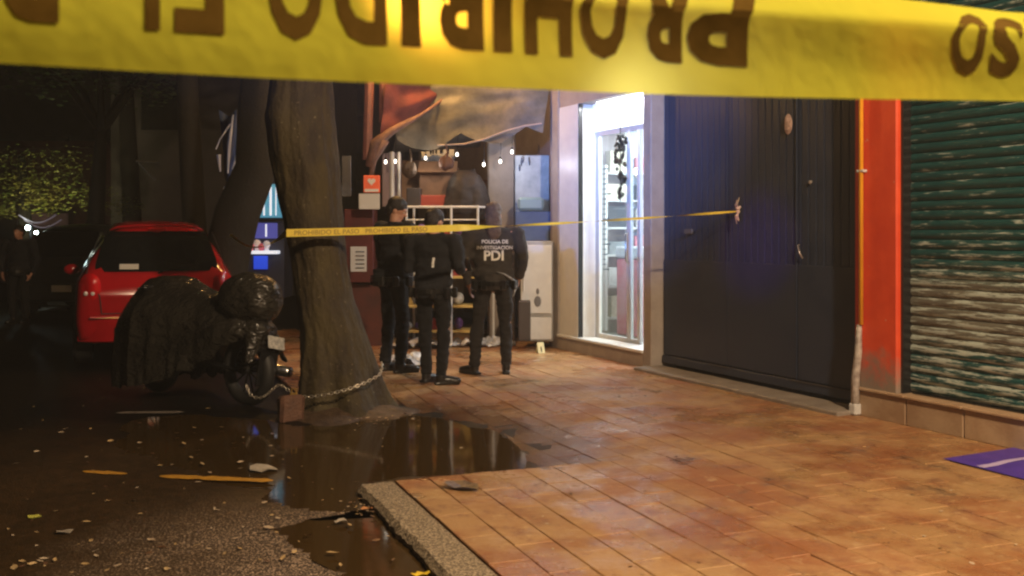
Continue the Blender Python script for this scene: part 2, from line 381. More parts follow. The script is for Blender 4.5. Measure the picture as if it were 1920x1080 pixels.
HAIR = mat('black hair', (.012,.009,.008), .5, col2=(.022,.016,.013), scale=60, bump=.6, bscale=200)
HAIRB = mat('brown hair', (.07,.040,.026), .5, col2=(.13,.075,.045), scale=60, bump=.8, bscale=200)
PRINT = mat('white print', (.75,.74,.70), .6)
LIGHTG = mat('pale grey plastic', (.55,.56,.56), .4)

# ------------------------------------------------------------------ ground, puddles, pavement
e = Vector((-.364, .9314)).normalized(); vv = Vector((e.y, -e.x))          # along the kerb / towards the wall
K0 = Vector((G(672,907).x, G(672,907).y))                                    # far corner of the kerb
P0 = Vector((2.75, 8.10)); dwall = Vector((-.432, .902)).normalized(); WRZ = math.atan2(dwall.y, dwall.x)
nout = Vector((-dwall.y, dwall.x))                                           # from the wall to the street
def uv(x, y):
    q = Vector((x,y))-K0; return q.dot(e), q.dot(vv)
def xy(u, v):
    q = K0+e*u+vv*v; return q.x, q.y
ZW = -.062
def poly_px(pts): return [tuple(G(a,b,ZW)[:2]) for a,b in pts]
PA = poly_px([(985,884),(990,862),(968,832),(925,806),(880,797),(800,782),(735,776),(640,790),(560,800),(470,786),(330,776),(235,790),(225,830),(300,872),(420,900),(505,918),(520,950),(600,958),(690,953),(690,915),(680,900)])
PB = poly_px([(505,995),(560,975),(640,968),(700,962),(735,960),(775,1010),(830,1062),(900,1130),(950,1190),(790,1180),(700,1120),(640,1070),(560,1030)])
def sdist(poly, x, y):
    ins = False; best = 1e9; n = len(poly)
    for i in range(n):
        x1,y1 = poly[i]; x2,y2 = poly[(i+1)%n]
        if (y1 > y) != (y2 > y) and x < (x2-x1)*(y-y1)/(y2-y1)+x1: ins = not ins
        dx,dy = x2-x1,y2-y1; t = max(0,min(1,((x-x1)*dx+(y-y1)*dy)/(dx*dx+dy*dy)))
        best = min(best, math.hypot(x-x1-dx*t, y-y1-dy*t))
    return -best if ins else best
def nz(x, y, s, a, o=0): return noise.noise(Vector((x*s, y*s, o)))*a
def hroad(x, y):
    d = min(sdist(PA,x,y), sdist(PB,x,y))+nz(x,y,4,.10)+nz(x,y,13,.05)
    if d < 0: return ZW+max(-.02, d*.25)
    return ZW+min(.012, d*.05)+nz(x,y,25,.0015)
def hpav(u, v):
    if u < 0: return 0.0
    x, y = xy(u, v); d = sdist(PA, x, y)+nz(x,y,5,.06)
    z = ZW+max(-.02, d*.13) if d < 0 else ZW+d*.065
    k = min(1, u/.02) if u < .02 else 1
    return min(0.0, z)
bm = MB()
def rg(a, b):
    X = -7+11*a; Y = 3.4+9.6*b; return (X, Y, hroad(X, Y))
bm.grid(rg, 200, 175)
for (x0,x1,y0,y1) in ((-260,-7,-60,400),(4,260,-60,400),(-7,4,-60,3.4),(-7,4,13,400)):
    bm.add([(x0,y0,ZW+.012),(x1,y0,ZW+.012),(x1,y1,ZW+.012),(x0,y1,ZW+.012)], [(0,1,2,3)])
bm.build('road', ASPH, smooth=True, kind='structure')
for poly, lb in ((PA,'kerb end'),(PB,'near kerb')):
    bm = MB(); c = Vector((sum(p[0] for p in poly)/len(poly), sum(p[1] for p in poly)/len(poly)))
    big = [(c+(Vector(p)-c)*1.12) for p in poly]
    bm.add([(p.x,p.y,ZW) for p in big], [list(range(len(big)))])
    bm.build('puddle', WATER, kind='structure')

# pavement bed and pavers
def wall_side(x, y): return (Vector((x,y))-P0).dot(nout)     # > 0 on the street side
bm = MB(); U0, U1, NU, NVV = -6.0, 9.5, 130, 60
def pg(a, b):
    u = U0+(U1-U0)*a; v = .21+6.6*b; x, y = xy(u, v); return (x, y, hpav(u, v)-.014)
bm.grid(pg, 124, 50)
pavement = bm.build('pavement', MORTAR, kind='structure', smooth=True)
PW, PL = .20, .40
cells = []
u = U0
for j in range(0, 32):
    v = .215+j*PW
    i = 0; u = U0+(j%2)*PL/2
    while u < 9.3:
        x, y = xy(u+PL/2, v+PW/2)
        crosses = u < 0 < u+PL
        if wall_side(x, y) > -.12 and y > 1.2 and not (Vector((x,y))-Vector((-1.42,8.55))).length < .55:
            cells.append((u, v, x, y))
        u += PL
def on_screen(x, y): 
    if y < .5: return False
    px = CX+F*x/y; py = CY+F*H/y
    return -40 < px < 1960 and py < 1130
vis = sorted([c for c in cells if on_screen(c[2], c[3])], key=lambda c: (c[3]))
near = set(id(c) for c in vis[:300])
rest = MB()
def paver_geo(mb, u, v, loc=None):
    u0, u1, v0, v1 = u+.0015, u+PL-.0015, v+.002, v+PW-.002
    if u < 0 < u+PL:
        if u+PL > .2: u0 = .004; 
        if u > -.2 or True:
            if abs(u) > (u+PL): u0, u1 = u+.004, -.003
            else: u0, u1 = .006, u+PL-.004
    c = .0035; tz = rnd.uniform(-.0015,.0015); ta = rnd.uniform(-.002,.002); tb = rnd.uniform(-.002,.002)
    def q(uu, vv_, dz):
        x, y = xy(uu, vv_); z = hpav(max(uu,.001) if u0 > 0 else min(uu,-.001), vv_)+dz+tz+ta*(uu-u)/PL+tb*(vv_-v)/PW
        return Vector((x+rnd.uniform(-.0012,.0012), y+rnd.uniform(-.0012,.0012), z))
    vs = [q(u0,v0,-.03),q(u1,v0,-.03),q(u1,v1,-.03),q(u0,v1,-.03), q(u0,v0,-.004),q(u1,v0,-.004),q(u1,v1,-.004),q(u0,v1,-.004),
          q(u0+c,v0+c,0),q(u1-c,v0+c,0),q(u1-c,v1-c,0),q(u0+c,v1-c,0)]
    if loc is not None: vs = [p-loc for p in vs]
    fs = [(8,11,10,9),(4,8,9,5),(5,9,10,6),(6,10,11,7),(7,11,8,4),(0,4,5,1),(1,5,6,2),(2,6,7,3),(3,7,4,0)]
    mb.add(vs, fs)
for c in cells:
    if id(c) in near:
        m1 = MB(); loc = Vector((c[2], c[3], 0)); paver_geo(m1, c[0], c[1], loc); m1.build('paver', PAV, pavement, loc=loc)
        if c[0] < 0 < c[0]+PL: pass
    else: paver_geo(rest, c[0], c[1])
# slab end: the pieces that fill the cut row at the step
for j in range(0, 32):
    v = .215+j*PW; u = U0+(j%2)*PL/2
    while u+PL < 0: u += PL
    if u < 0 and abs(u) <= u+PL and on_screen(*xy(0,v)) and wall_side(*xy(0,v)) > 0:
        m1 = MB(); vs = []
        for dz in (-.075, 0):
            for (uu, ww) in ((u+.004,v+.0035),(-.003,v+.0035),(-.003,v+PW-.0035),(u+.004,v+PW-.0035)): x,y = xy(uu,ww); vs.append((x,y,dz))
        m1.add(vs, [(0,3,2,1),(4,5,6,7),(0,1,5,4),(1,2,6,5),(2,3,7,6),(3,0,4,7)]); m1.build('paver', PAV, pavement)
rest.build('far_pavers', PAV, pavement, kind='stuff')
# kerb stones
kerb = MB(); x, y = xy(-3,.1)
kb = empty('kerb', (0,0,0), kind='structure')
u = -.002
while u > -6:
    L_ = 1.6 if u < -.1 else 1.25
    m1 = MB()
    n_ = 48; ring = []
    for i in range(n_+1):
        uu = u-.004-(L_-.008)*i/n_; wob = nz(uu,0,3,.014)+nz(uu,0,14,.012)+nz(uu,4,31,.008)
        for (v_, z_) in ((-.0+wob,-.16),(wob-.004,-.035+nz(uu,1,9,.01)),(.022+wob,-.004+nz(uu,2,20,.004)),(.199+nz(uu,6,16,.005),-.002),(.199,-.16)):
            x, y = xy(uu, v_); ring.append((x,y,z_))
    fs = []
    for i in range(n_):
        for k in range(4): a = i*5+k; fs.append((a,a+5,a+6,a+1))
    fs.append((0,1,2,3,4)); fs.append(tuple(n_*5+k for k in (4,3,2,1,0)))
    m1.add(ring, fs); m1.build('kerb_stone', CONC, kb); u -= L_
# edge riser strip beneath the slab end
m1 = MB(); a = xy(-.012,.2); b = xy(-.012,6.2); c = xy(-.10,6.2); d = xy(-.10,.2)
m1.prism([a,b,c,d], -.1, -.018); m1.build('slab_edge', CONC2, kb)
# painted lines
LINEY = mat('worn yellow road paint', (.62,.32,.03), .45, col2=(.45,.22,.03), scale=20, bump=.3)
LINEW = mat('worn white road paint', (.30,.26,.22), .5, col2=(.15,.12,.10), scale=20)
def strip(name, pts, wd, m, z=ZW+.018, **kw):
    mb = MB(); k = len(pts); vs = []
    for i, p in enumerate(pts):
        t = (Vector(pts[min(i+1,k-1)])-Vector(pts[max(i-1,0)])).normalized(); nn = Vector((-t.y,t.x))
        ww = wd*(1+nz(p[0]*3,p[1],5,.5))*(0.25 if i in (0,k-1) else 1)
        vs += [(p[0]+nn.x*ww/2,p[1]+nn.y*ww/2,z),(p[0]-nn.x*ww/2,p[1]-nn.y*ww/2,z)]
    mb.add(vs, [(2*i,2*i+1,2*i+3,2*i+2) for i in range(k-1)]); return mb.build(name, m, kind='structure', **kw)
def lerp_px(a, b, n, z=ZW): 
    return [tuple(G(a[0]+(b[0]-a[0])*i/n, a[1]+(b[1]-a[1])*i/n, z)[:2]) for i in range(n+1)]
strip('yellow_line', lerp_px((300,897),(512,906),14), .085, LINEY, z=ZW+.016)
strip('yellow_line', lerp_px((155,888),(238,893),8), .06, LINEY, z=ZW+.016)
strip('white_line', lerp_px((218,777),(345,776),8), .09, LINEW, z=ZW+.016)

# ------------------------------------------------------------------ buildings on the right (local frame: x along wall away, y to the street)
def W(s, out, z=0): 
    q = P0+dwall*s+nout*out; return Vector((q.x, q.y, z))
def wthing(name, s, out=0, **props): return empty(name, W(s,out), WRZ, **props)
# A: shop with the green shutter and red pillar
shopA = wthing('shuttered_shop', 0, label='shop front with peeling green roller shutter beside the red pillar', cat='building')
b_ = MB(); b_.box((-.22,-.15,2.9), (.44,.34,5.8), bev=.012); b_.build('pillar', PILL, shopA, label='red painted pillar fading to grey near the ground')
b_ = MB(); b_.box((-.448,-.10,1.72), (.03,.16,3.0)); b_.build('shutter_rail', BLKP, shopA)
sh = MB(); sh.box((-2.5,-.17,1.7), (4.1,.02,3.1)); shutter = sh.build('roller_shutter', BLKP, shopA)
slat = MB(); prof = [(0,-.115),(.006,-.106),(.024,-.096),(.040,-.094),(.056,-.098),(.066,-.108),(.0705,-.118)]
vs = []; nn_ = 1
for xx in (-.465, -4.4):
    for (zz, yy) in prof: vs.append((xx, yy, zz))
    vs.append((xx,-.135,.0705)); vs.append((xx,-.135,0))
k = 9; fs = [(i, (i+1)%k, k+(i+1)%k, k+i) for i in range(k)]+[list(range(k))[::-1],[k+i for i in range(k)]]
slat.add(vs, fs); sme = slat.mesh('slat', SHUT, False)
z = .236
while z < 3.25:
    o = link('slat', sme, shutter); o.location = (0, rnd.uniform(-.002,.002), z); z += .0725
b_ = MB(); b_.box((-2.5,-.1,.226), (4.0,.05,.016)); b_.build('bottom_bar', BLKP, shutter)
xs = -.02
while xs > -4.3:
    wdt = .52; b_ = MB(); b_.box((xs-wdt/2,-.085,.098), (wdt-.006,.24,.204), bev=.008); b_.build('plinth_tile', TANP, shopA); xs -= wdt
xs = -.02
while xs > -4.3:
    b_ = MB(); b_.box((xs-.26,-.072,.2125), (.514,.26,.022), bev=.005); b_.build('plinth_tile', TANP, shopA); xs -= .52
b_ = MB(); b_.box((-2.45,-.17,4.6), (4.0,.3,2.65)); b_.build('wall', SURR, shopA)
pipe = wthing('conduit_pipe', -.11, .055, label='yellow conduit pipe running down the red pillar into a pale sleeve', cat='pipe')
b_ = MB(); b_.tube([(0,0,.72),(0,0,5.5)], .018, 10); b_.build('pipe', YEL, pipe, smooth=True)
b_ = MB(); b_.tube([(.02,.0,.72),(.03,0,.5),(.05,.01,.3),(.052,.01,.02)], [.02,.03,.032,.034], 10); b_.build('sleeve', PIPEW, pipe, smooth=True)
b_ = MB(); b_.box((.052,.012,.05), (.075,.07,.09), bev=.01); b_.build('sleeve_foot', LIGHTG, pipe)
for zz in (1.93,3.1):
    b_ = MB(); b_.box((0,-.006,zz), (.075,.045,.022), bev=.004); b_.build('clamp', LIGHTG, pipe)
# B: the gate
gateb = wthing('gate_front', 1.45, label='building front with dark slate double gate of vertical sheet steel', cat='building')
b_ = MB(); b_.box((0,-.18,4.55), (2.9,.3,2.5)); b_.build('wall', SURR, gateb)
gate = MB(); gate.box((0,-.15,1.66), (2.88,.02,3.2)); gate = gate.build('metal_gate', GATE, gateb)
xs = -1.44; i = 0
while xs < 1.43:
    wd = .096; hp = 3.16
    b_ = MB(); b_.add([(xs,-.132,.07),(xs+.012,-.1265,.07),(xs+wd-.012,-.1265,.07),(xs+wd-.002,-.132,.07),
                       (xs,-.132,hp),(xs+.012,-.1265,hp),(xs+wd-.012,-.1265,hp),(xs+wd-.002,-.132,hp)],
                      [(0,4,5,1),(1,5,6,2),(2,6,7,3),(0,1,2,3),(4,7,6,5),(0,3,7,4)])
    b_.build('panel', GATE, gate); xs += wd; i += 1
b_ = MB(); b_.box((0,-.108,.11), (2.86,.024,.075), bev=.004); b_.box((-.62,-.118,1.66), (.008,.012,3.1)); b_.box((.36,-.119,1.66), (.006,.010,3.1)); b_.build('gate_frame', GATE, gate)
b_ = MB(); b_.box((.41,-.122,.66),(2.04,.010,1.0),bev=.003); b_.box((-1.04,-.122,.66),(.80,.010,1.0),bev=.003); b_.build('kick_sheet', GATE, gate)
b_ = MB(); b_.box((-.98,-.09,.149), (.80,.008,.005)); b_.box((.45,-.09,.149), (.3,.008,.004)); b_.build('worn_edge', GATE2, gate)
PLAQ = mat('cast plaque', (.62,.45,.38), .5, col2=(.35,.22,.18), scale=60, bump=.8, bscale=90)
b_ = MB(); T = Matrix.Translation((-.53,-.108,2.405)) @ Matrix.Rotation(R(-90),4,'X')
b_.lathe([(.005,-.002),(.055,-.002),(.06,.006),(.052,.012),(.03,.018),(.005,.02)], 18, T @ Matrix.Diagonal((.85,1.55,1,1)))
b_.ball((-.53,-.088,2.44), (.022,.01,.03)); b_.box((-.53,-.09,2.36), (.05,.012,.02), bev=.004); b_.build('plaque', PLAQ, gate, smooth=False)
b_ = MB(); b_.box((.98,-.112,1.455), (.14,.016,.05), bev=.003); b_.build('name_plate', GATE2, gate)
LCK = mat('door hardware', (.4,.36,.33), .35, metal=.6)
b_ = MB(); b_.tube([(-.665,-.11,1.34),(-.675,-.085,1.33),(-.70,-.08,1.27),(-.72,-.10,1.22)], .008, 8); b_.build('handle', LCK, gate, smooth=True)
b_ = MB(); b_.ball((-.80,-.112,1.88), (.018,.018,.018)); b_.build('peephole', LCK, gate)
thr = MB(); thr.box((0,.06,.012), (2.98,.34,.045), bev=.012); thr.build('threshold', CONC2, gateb)
REDF = mat('red fascia paint', (.5,.03,.05), .5, col2=(.4,.03,.04), scale=4)
b_ = MB(); b_.box((.9,.02,4.25), (3.9,.12,.75), bev=.01); b_.build('fascia_board', REDF, gateb)
# C: shop with the open glass front
shopC = wthing('corner_shop', 3.9, label='brightly lit white shop with glass door, next to the dark gate', cat='building')
def xl(s): return s-3.9
def bx3(mb, s0, s1, o0, o1, z0, z1, bev=0): mb.box(((xl(s0)+xl(s1))/2,(o0+o1)/2,(z0+z1)/2), (abs(s1-s0),abs(o1-o0),abs(z1-z0)), bev=bev)
b_ = MB(); bx3(b_, 2.905, 3.058, -.3, .03, 0, 4.2, .008); bx3(b_, 4.985, 5.14, -.3, .03, 0, 4.2, .008); bx3(b_, 3.058,4.985,-.3,.03,0,.15,0); b_.build('surround', SURR, shopC)
b_ = MB(); bx3(b_, 4.515, 4.983, -.30, .012, .17, 2.99); b_.build('pilaster', WHT, shopC)
b_ = MB(); bx3(b_, 3.058, 4.985, -.34, .05, .152, .186, .006); b_.build('step', CONC2 if False else WHT, shopC)
b_ = MB(); bx3(b_, 3.058, 4.985, -.3, .0, 2.992, 4.2); b_.build('lintel', SURR, shopC)
b_ = MB(); bx3(b_, 3.058, 4.513, -.26,-.20, 2.66, 2.99); b_.build('header_panel', mat('lit white sign panel',(.8,.82,.82),.4,emit=(.95,.98,1),estr=.62), shopC)
b_ = MB(); bx3(b_, 3.3, 4.3, -.16,-.12, 2.965, 2.99, .004); b_.build('soffit_light', mat('lit soffit tube',(1,1,1),.5,emit=(.88,.95,1),estr=5), shopC)
q = W(3.8,-.14,2.955); lamp('soffit_light', 'AREA', q, 26, (.95,.98,1.0), (q.x,q.y,0), size=1.0, shape='RECTANGLE', size_y=.05).rotation_euler = (0,0,WRZ)
b_ = MB(); bx3(b_, 4.497, 4.513, -.05, .006, .187, 2.985); b_.build('shutter_rail', BLKP, shopC)
# glazing
dr = MB()
for (s0,s1) in ((4.40,4.487),(3.70,3.78),(3.50,3.56)): bx3(dr, s0, s1, -.26,-.215,.187,2.655,.004)
bx3(dr, 3.56, 4.40, -.255,-.22,.187,.235); bx3(dr, 3.06,4.45,-.257,-.218,2.60,2.657)
glz = dr.build('glass_door', WHT, shopC)
GL = glass_mat('shop glass', (.93,.98,.97))
for (s0,s1) in ((3.785,4.395),(3.565,3.695)):
    b_ = MB(); bx3(b_, s0, s1, -.242,-.236,.24,2.598); b_.build('pane', GL, glz)
TICK = mat('dark ruler sticker', (.05,.10,.12), .5)
b_ = MB()
for i in range(21):
    zz = 1.0+i*.052*1.15; ln = (.14 if i%5 == 0 else .08)*(.7+.6*rnd.random()); bx3(b_, 4.33-ln, 4.33, -.233,-.2315, zz, zz+.012)
b_.build('height_ruler', TICK, glz)
b_ = MB(); b_.tube([(xl(3.72),-.19,1.1),(xl(3.72),-.17,1.12),(xl(3.72),-.17,1.42),(xl(3.72),-.19,1.44)], .012, 8); b_.build('handle', CHR, glz, smooth=True)
# interior room
b_ = MB(); bx3(b_, 5.3, 5.4, -5.3,-.3, .15, 3.1); b_.build('side_wall', WHT2, shopC)
b_ = MB(); bx3(b_, 1.9, 5.3, -5.4,-5.3, .15, 3.1); b_.build('back_wall', WHT2, shopC)
b_ = MB(); bx3(b_, 1.9, 2.0, -5.3,-.4, .15, 3.1); b_.build('side_wall', WHT2, shopC)
b_ = MB(); bx3(b_, 1.9, 5.4, -5.4,-.3, 3.1, 3.2); b_.build('ceiling', WHT2, shopC)
b_ = MB(); bx3(b_, 1.9, 5.4, -5.4,-.3, .10, .15); b_.build('floor', mat('shop floor tile',(.5,.5,.48),.25,col2=(.42,.42,.41),scale=3), shopC)
b_ = MB(); bx3(b_, 5.14, 5.35, -.32,-.28, .15, 3.1); bx3(b_, 1.9, 2.905, -.36,-.30,.15,3.1); b_.build('front_wall', WHT2, shopC)
TUBE = mat('lit tube', (1,1,1), .5, emit=(.86,.95,1.0), estr=16)
for k_, (sa, oo) in enumerate(((3.7,-1.2),(3.7,-3.2))):
    t = wthing('ceiling_light', sa, oo, label=('white tube light on the shop ceiling near the glass door','white tube light deeper inside the lit shop')[k_], cat='ceiling light', group='tube lights in the shop')
    b_ = MB(); b_.box((0,0,3.08), (1.3,.16,.03)); b_.build('housing', WHT, t)
    b_ = MB(); b_.tube([(-.6,-.03,3.045),(.6,-.03,3.045)], .018, 8); b_.tube([(-.6,.04,3.045),(.6,.04,3.045)], .018, 8); b_.build('tube', TUBE, t)
    q = W(sa, oo, 2.98); lamp('shop_light', 'AREA', q, 125, (.95,.98,1.0), (q.x,q.y,0), size=1.2, shape='RECTANGLE', size_y=.15).rotation_euler = (0,0,WRZ)
# shelf along the far side wall, stocked
shelf = wthing('shop_shelf', 5.12, -2.1, label='white shelf unit stocked along the lit shop wall', cat='shelf')
b_ = MB()
for zz in (.35,.75,1.15,1.5,1.85,2.2): b_.box((0,0,zz), (.34,2.9,.025))
b_.build('board', LIGHTG, shelf); b_ = MB()
for yy in (-1.45,0,1.45): b_.box((.0,yy,1.25), (.34,.03,2.1))
b_.build('side_panel', WHT, shelf)
pc = [mat('carton %s' % nm, c, .5, col2=tuple(q*.7 for q in c), scale=25) for nm, c in (('pink',(.6,.18,.22)),('grey',(.25,.28,.3)),('dark',(.03,.04,.05)),('teal',(.1,.35,.36)),('cream',(.6,.55,.45)),('red',(.5,.04,.04)),('white',(.7,.72,.72)))]
nprod = 0
cm = []
for mt in pc:
    mb = MB(); mb.box((0,0,.5),(1,1,1),bev=.03); cm.append(mb.mesh('carton', mt))
for zi, zz in enumerate((.3625,.7625,1.1625,1.5125,1.8625,2.2125)):
    ks_ = list(range(7)); rnd.shuffle(ks_)
    for i_, k_ in enumerate(ks_):
        yy = -1.22+i_*.405; wd = rnd.uniform(.26,.37)
        o = link('carton', cm[k_], None, loc=W(5.12+rnd.uniform(-.04,.01), -2.1+yy, zz+.001), rz=WRZ+rnd.uniform(-.08,.08))
        o.scale = (.19, wd, rnd.uniform(.15,.28)); tag(o, '%s carton on the %s shelf of the lit shop' % (('pink','grey','black','teal','cream','red','white')[k_], ('bottom','second lowest','third lowest','third highest','second highest','topmost')[zi]), 'carton', 'cartons on the shop shelf')
pinkb = wthing('display_box', 4.55, -.85, label='red and pink display box behind the left pane of the shop door', cat='display box')
b_ = MB(); b_.box((0,0,.64),(.5,.3,.95),bev=.02); b_.build('box', mat('pink card',(.55,.10,.14),.5,col2=(.6,.3,.32),scale=4), pinkb)
b_ = MB(); b_.box((0,.0,1.2),(.52,.32,.14),bev=.02); b_.build('lid', pc[6], pinkb)
gar = wthing('hanging_bunch', 3.84, -.17, label='black tinsel bunch hanging in front of the glass door', cat='decoration')
b_ = MB()
for i in range(46):
    zz = 2.58-.72*rnd.random(); a_ = .10*(1-.6*abs((zz-2.42)/.6)); x_ = rnd.uniform(-a_,a_); y_ = rnd.uniform(-.05,.05)
    b_.ball((x_,y_,zz), (rnd.uniform(.02,.05),.02,rnd.uniform(.02,.06)), 6, 4, rot=Matrix.Rotation(rnd.random()*3,4,'Y'))
b_.tube([(0,0,2.66),(0,0,1.8)], .006, 5); b_.build('tinsel', mat('black tinsel',(.012,.016,.014),.3,bump=.8,scale=30), gar)
# D: continuing wall beyond, behind the stall
BWALL = mat('dim plaster wall', (.20,.17,.18), .7, col2=(.27,.23,.24), scale=3, bump=.4)
wd_ = wthing('stall_back_building', 8.6, label='dim plastered building behind the market stall', cat='building')
b_ = MB(); b_.box((0,-.9,2.4),(6.9,.3,4.8)); b_.build('wall', BWALL, wd_)
b_ = MB(); b_.box((.6,-.73,1.2),(1.1,.04,2.2),bev=.01); b_.build('door', mat('brown door',(.12,.06,.04),.5,col2=(.16,.08,.05),scale=4), wd_)
b_ = MB(); b_.box((-3.42,-.45,2.4),(.12,.9,4.8)); b_.build('side_wall', BWALL, wd_)

# purple leaflet on the pavement
PUR = mat('purple printed sheet', (.085,.04,.42), .4, col2=(.06,.03,.33), scale=9)
c4 = [G(1768,862), G(1900,842), G(2010,868), G(1925,902)]
o = MB()
def pf(a, b):
    p = (c4[0]*(1-a)+c4[1]*a)*(1-b)+(c4[3]*(1-a)+c4[2]*a)*b
    return (p.x, p.y, .008+.012*max(0,noise.noise(Vector((p.x*4,p.y*4,1)))) )
o.grid(pf, 12, 12); pr = empty('printed_mat', (0,0,0), label='purple plastic sheet with white stripe lying on the pavement', cat='sheet')
o.build('sheet', PUR, pr, smooth=True)
o = MB()
def pf2(a, b):
    p = Vector(pf(a*.96+.02, .40+.10*b+.12*a)); return (p.x,p.y,p.z+.003)
o.grid(pf2, 12, 2); 
o.build('white_stripe', mat('pale lilac print',(.5,.42,.72),.5), pr)
o = MB(); o.grid(lambda a,b: (lambda p:(p.x,p.y,p.z+.003))(Vector(pf(.55+.35*a,.70+.03*b))), 8, 1); o.build('print_line', mat('lilac print',(.3,.24,.6),.5), pr)

# ------------------------------------------------------------------ big foreground tape
def invY(px): return (11.15-.00187*px)/7.1
TA = Vector(((0-CX)/F/invY(0), 1/invY(0))); TB = Vector(((1920-CX)/F/invY(1920), 1/invY(1920)))
td = (TB-TA).normalized()
def t_of_px(px):      # distance along the tape whose plan point is seen at this column
    r = (px-CX)/F; return (r*TA.y-TA.x)/(td.x-r*td.y)
tn = Vector((-td.y, td.x)); 
if tn.y > 0: tn = -tn                                          # towards the camera
edge = [(-700,112),(0,120),(250,135),(500,148),(760,158),(960,165),(1200,175),(1400,181),(1650,187),(1920,190),(2500,192)]
def zbot(t):
    pts = [(t_of_px(a), (lambda Y: H+(CY-b)*Y/F)((TA+td*t_of_px(a)).y)) for a,b in edge]
    for i in range(len(pts)-1):
        if t <= pts[i+1][0] or i == len(pts)-2:
            k_ = (t-pts[i][0])/(pts[i+1][0]-pts[i][0]); return pts[i][1]*(1-k_)+pts[i+1][1]*k_
hvis = lambda t: .115-.024*max(0,min(1,(t-.35)/.5))
FOLD = .066
def tape_pt(t, h, lift=0.0):
    """point at distance t along and h up the strip"""
    q = TA+td*t; z = zbot(t)+h*hvis(t)/.100
    yo = .004*math.sin(t*9+1)+.002*math.sin(h*60+t*5)
    if h > FOLD*(1-.06*math.sin(t*6)): 
        d_ = h-FOLD*(1-.06*math.sin(t*6)); yo += -d_*.75; z -= d_*.12      # upper strip tips back, catching the lamp
    q = q+tn*(yo+lift); return Vector((q.x, q.y, z))
tape = empty('barrier_tape', (TA.x, TA.y, 1.5), label='wide yellow barrier tape with upside-down lettering across the foreground', cat='tape')
mb = MB(); t0, t1 = t_of_px(-500), t_of_px(2350)
mb.grid(lambda a,b: tape_pt(t0+(t1-t0)*a, .100*b)-Vector((TA.x,TA.y,1.5)), 160, 24)
mb.build('strip', TAPE, tape, smooth=True)
# rotated glyphs, each at its own place
glyph = [('P',1405,1293),('R',1284,1196),('O',1180,1093),('H',1078,988),('I',964,928),('B',910,815),('I',790,752),('D',726,628),('O',606,502),
         ('E',420,325),('L',300,222),('P',112,8),('A',-8,-115),('S',-125,-225),('O',-235,-345),
         ('O',1838,1775),('S',1905,1846),('A',1985,1915),('P',2065,1995)]
for ch, pr_, pl_ in glyph:
    vs, fs = text_geo(ch, 1, .040, 'LEFT')
    x0 = min(v.x for v in vs); x1 = max(v.x for v in vs); y0 = min(v.y for v in vs); y1 = max(v.y for v in vs)
    me_ = bpy.data.meshes.new('g'); me_.from_pydata([((v.x-x0)/(x1-x0), (v.y-y0)/(y1-y0), 0) for v in vs], [], fs)
    bmm = bmesh.new(); bmm.from_mesh(me_)
    for q_ in [i/12 for i in range(1,12)]:
        bmesh.ops.bisect_plane(bmm, geom=bmm.verts[:]+bmm.edges[:]+bmm.faces[:], plane_co=(0,q_,0), plane_no=(0,1,0))
    for q_ in (.25,.5,.75):
        bmesh.ops.bisect_plane(bmm, geom=bmm.verts[:]+bmm.edges[:]+bmm.faces[:], plane_co=(q_,0,0), plane_no=(1,0,0))
    ta, tb = t_of_px(pr_), t_of_px(pl_)
    out = []
    for v in bmm.verts:
        t = ta+(tb-ta)*v.co.x; h = .0890-(.0890-.0235)*v.co.y
        # past the crease the print slides sideways
        if h > .060: t += (h-.060)*.55
        out.append(tape_pt(t, h, .0006)-Vector((TA.x,TA.y,1.5)))
    bmm.verts.index_update(); mb = MB(); mb.add(out, [[v.index for v in f.verts] for f in bmm.faces]); bmm.free()
    mb.build('letter', INK, tape)

# thin tape from the tree to the gate
TX, TY = P(583,430,8.62).x, 8.62
gk = W(1.3+.33, -.09); 
# knot position on the gate
def s_of_px(px): r = (px-CX)/F; return (P0.x-P0.y*r)/(-dwall.x+dwall.y*r)
sk = s_of_px(1366)-.06; kn = W(sk, -.085); zk = H+(CY-396)*kn.y/F
tp = empty('barrier_tape', (0,0,0), label='narrow yellow barrier tape stretched from the tree trunk to the dark gate', cat='tape')
A0 = P(537,437,8.10); A1 = Vector((kn.x,kn.y,zk))
def ribbon(mb, pts, wid, tw, n=80):
    vs = []
    for i in range(n+1):
        a = i/n; p = pts(a); t = (pts(min(1,a+.01))-pts(max(0,a-.01))).normalized()
        side = Vector((-t.y,t.x,0)).normalized(); th = tw(a); u_ = Vector((0,0,1))*math.cos(th)+side*math.sin(th); ww = wid(a)
        vs += [p+u_*ww/2, p-u_*ww/2]
    mb.add(vs, [(2*i,2*i+1,2*i+3,2*i+2) for i in range(n)])
def line2(a): return A0.lerp(A1, a)+Vector((0,0,-.03*math.sin(math.pi*a)+.0))
mb = MB(); ribbon(mb, line2, lambda a: .062-.012*a if a < .34 else (.058-.036*min(1,(a-.34)/.12)), lambda a: .0 if a < .34 else (a-.34)*16, 200)
TAPE2 = mat('yellow tape film', (.74,.58,.05), .45, col2=(.66,.50,.04), scale=12)
mb.build('strip', TAPE2, tp)
vs, fs = text_geo('PROHIBIDO EL PASO   PROHIBIDO EL PASO', .062, .0008, 'LEFT', sx=1.0)
INK2 = mat('faded tape ink',(.30,.21,.03),.6)
mx_ = max(v.x for v in vs); mb = MB()
tot = (A1-A0).length
mb.add([line2((.06+v.x*.92)/tot)+Vector((0.0,-.0035,(v.y-.022)*.85)) for v in vs], fs); mb.build('lettering', INK2, tp)
mb = MB()
def wrap(a):
    an = R(200)+a*R(-170) ; c_ = Vector((A0.x+.16, 8.62)); return Vector((c_.x-.30*math.cos(a*math.pi*.9)*1.0, 8.62-.27*math.sin(.2+a*math.pi*.9), 1.44+.03*a))
lt = P(432,440,10.2)
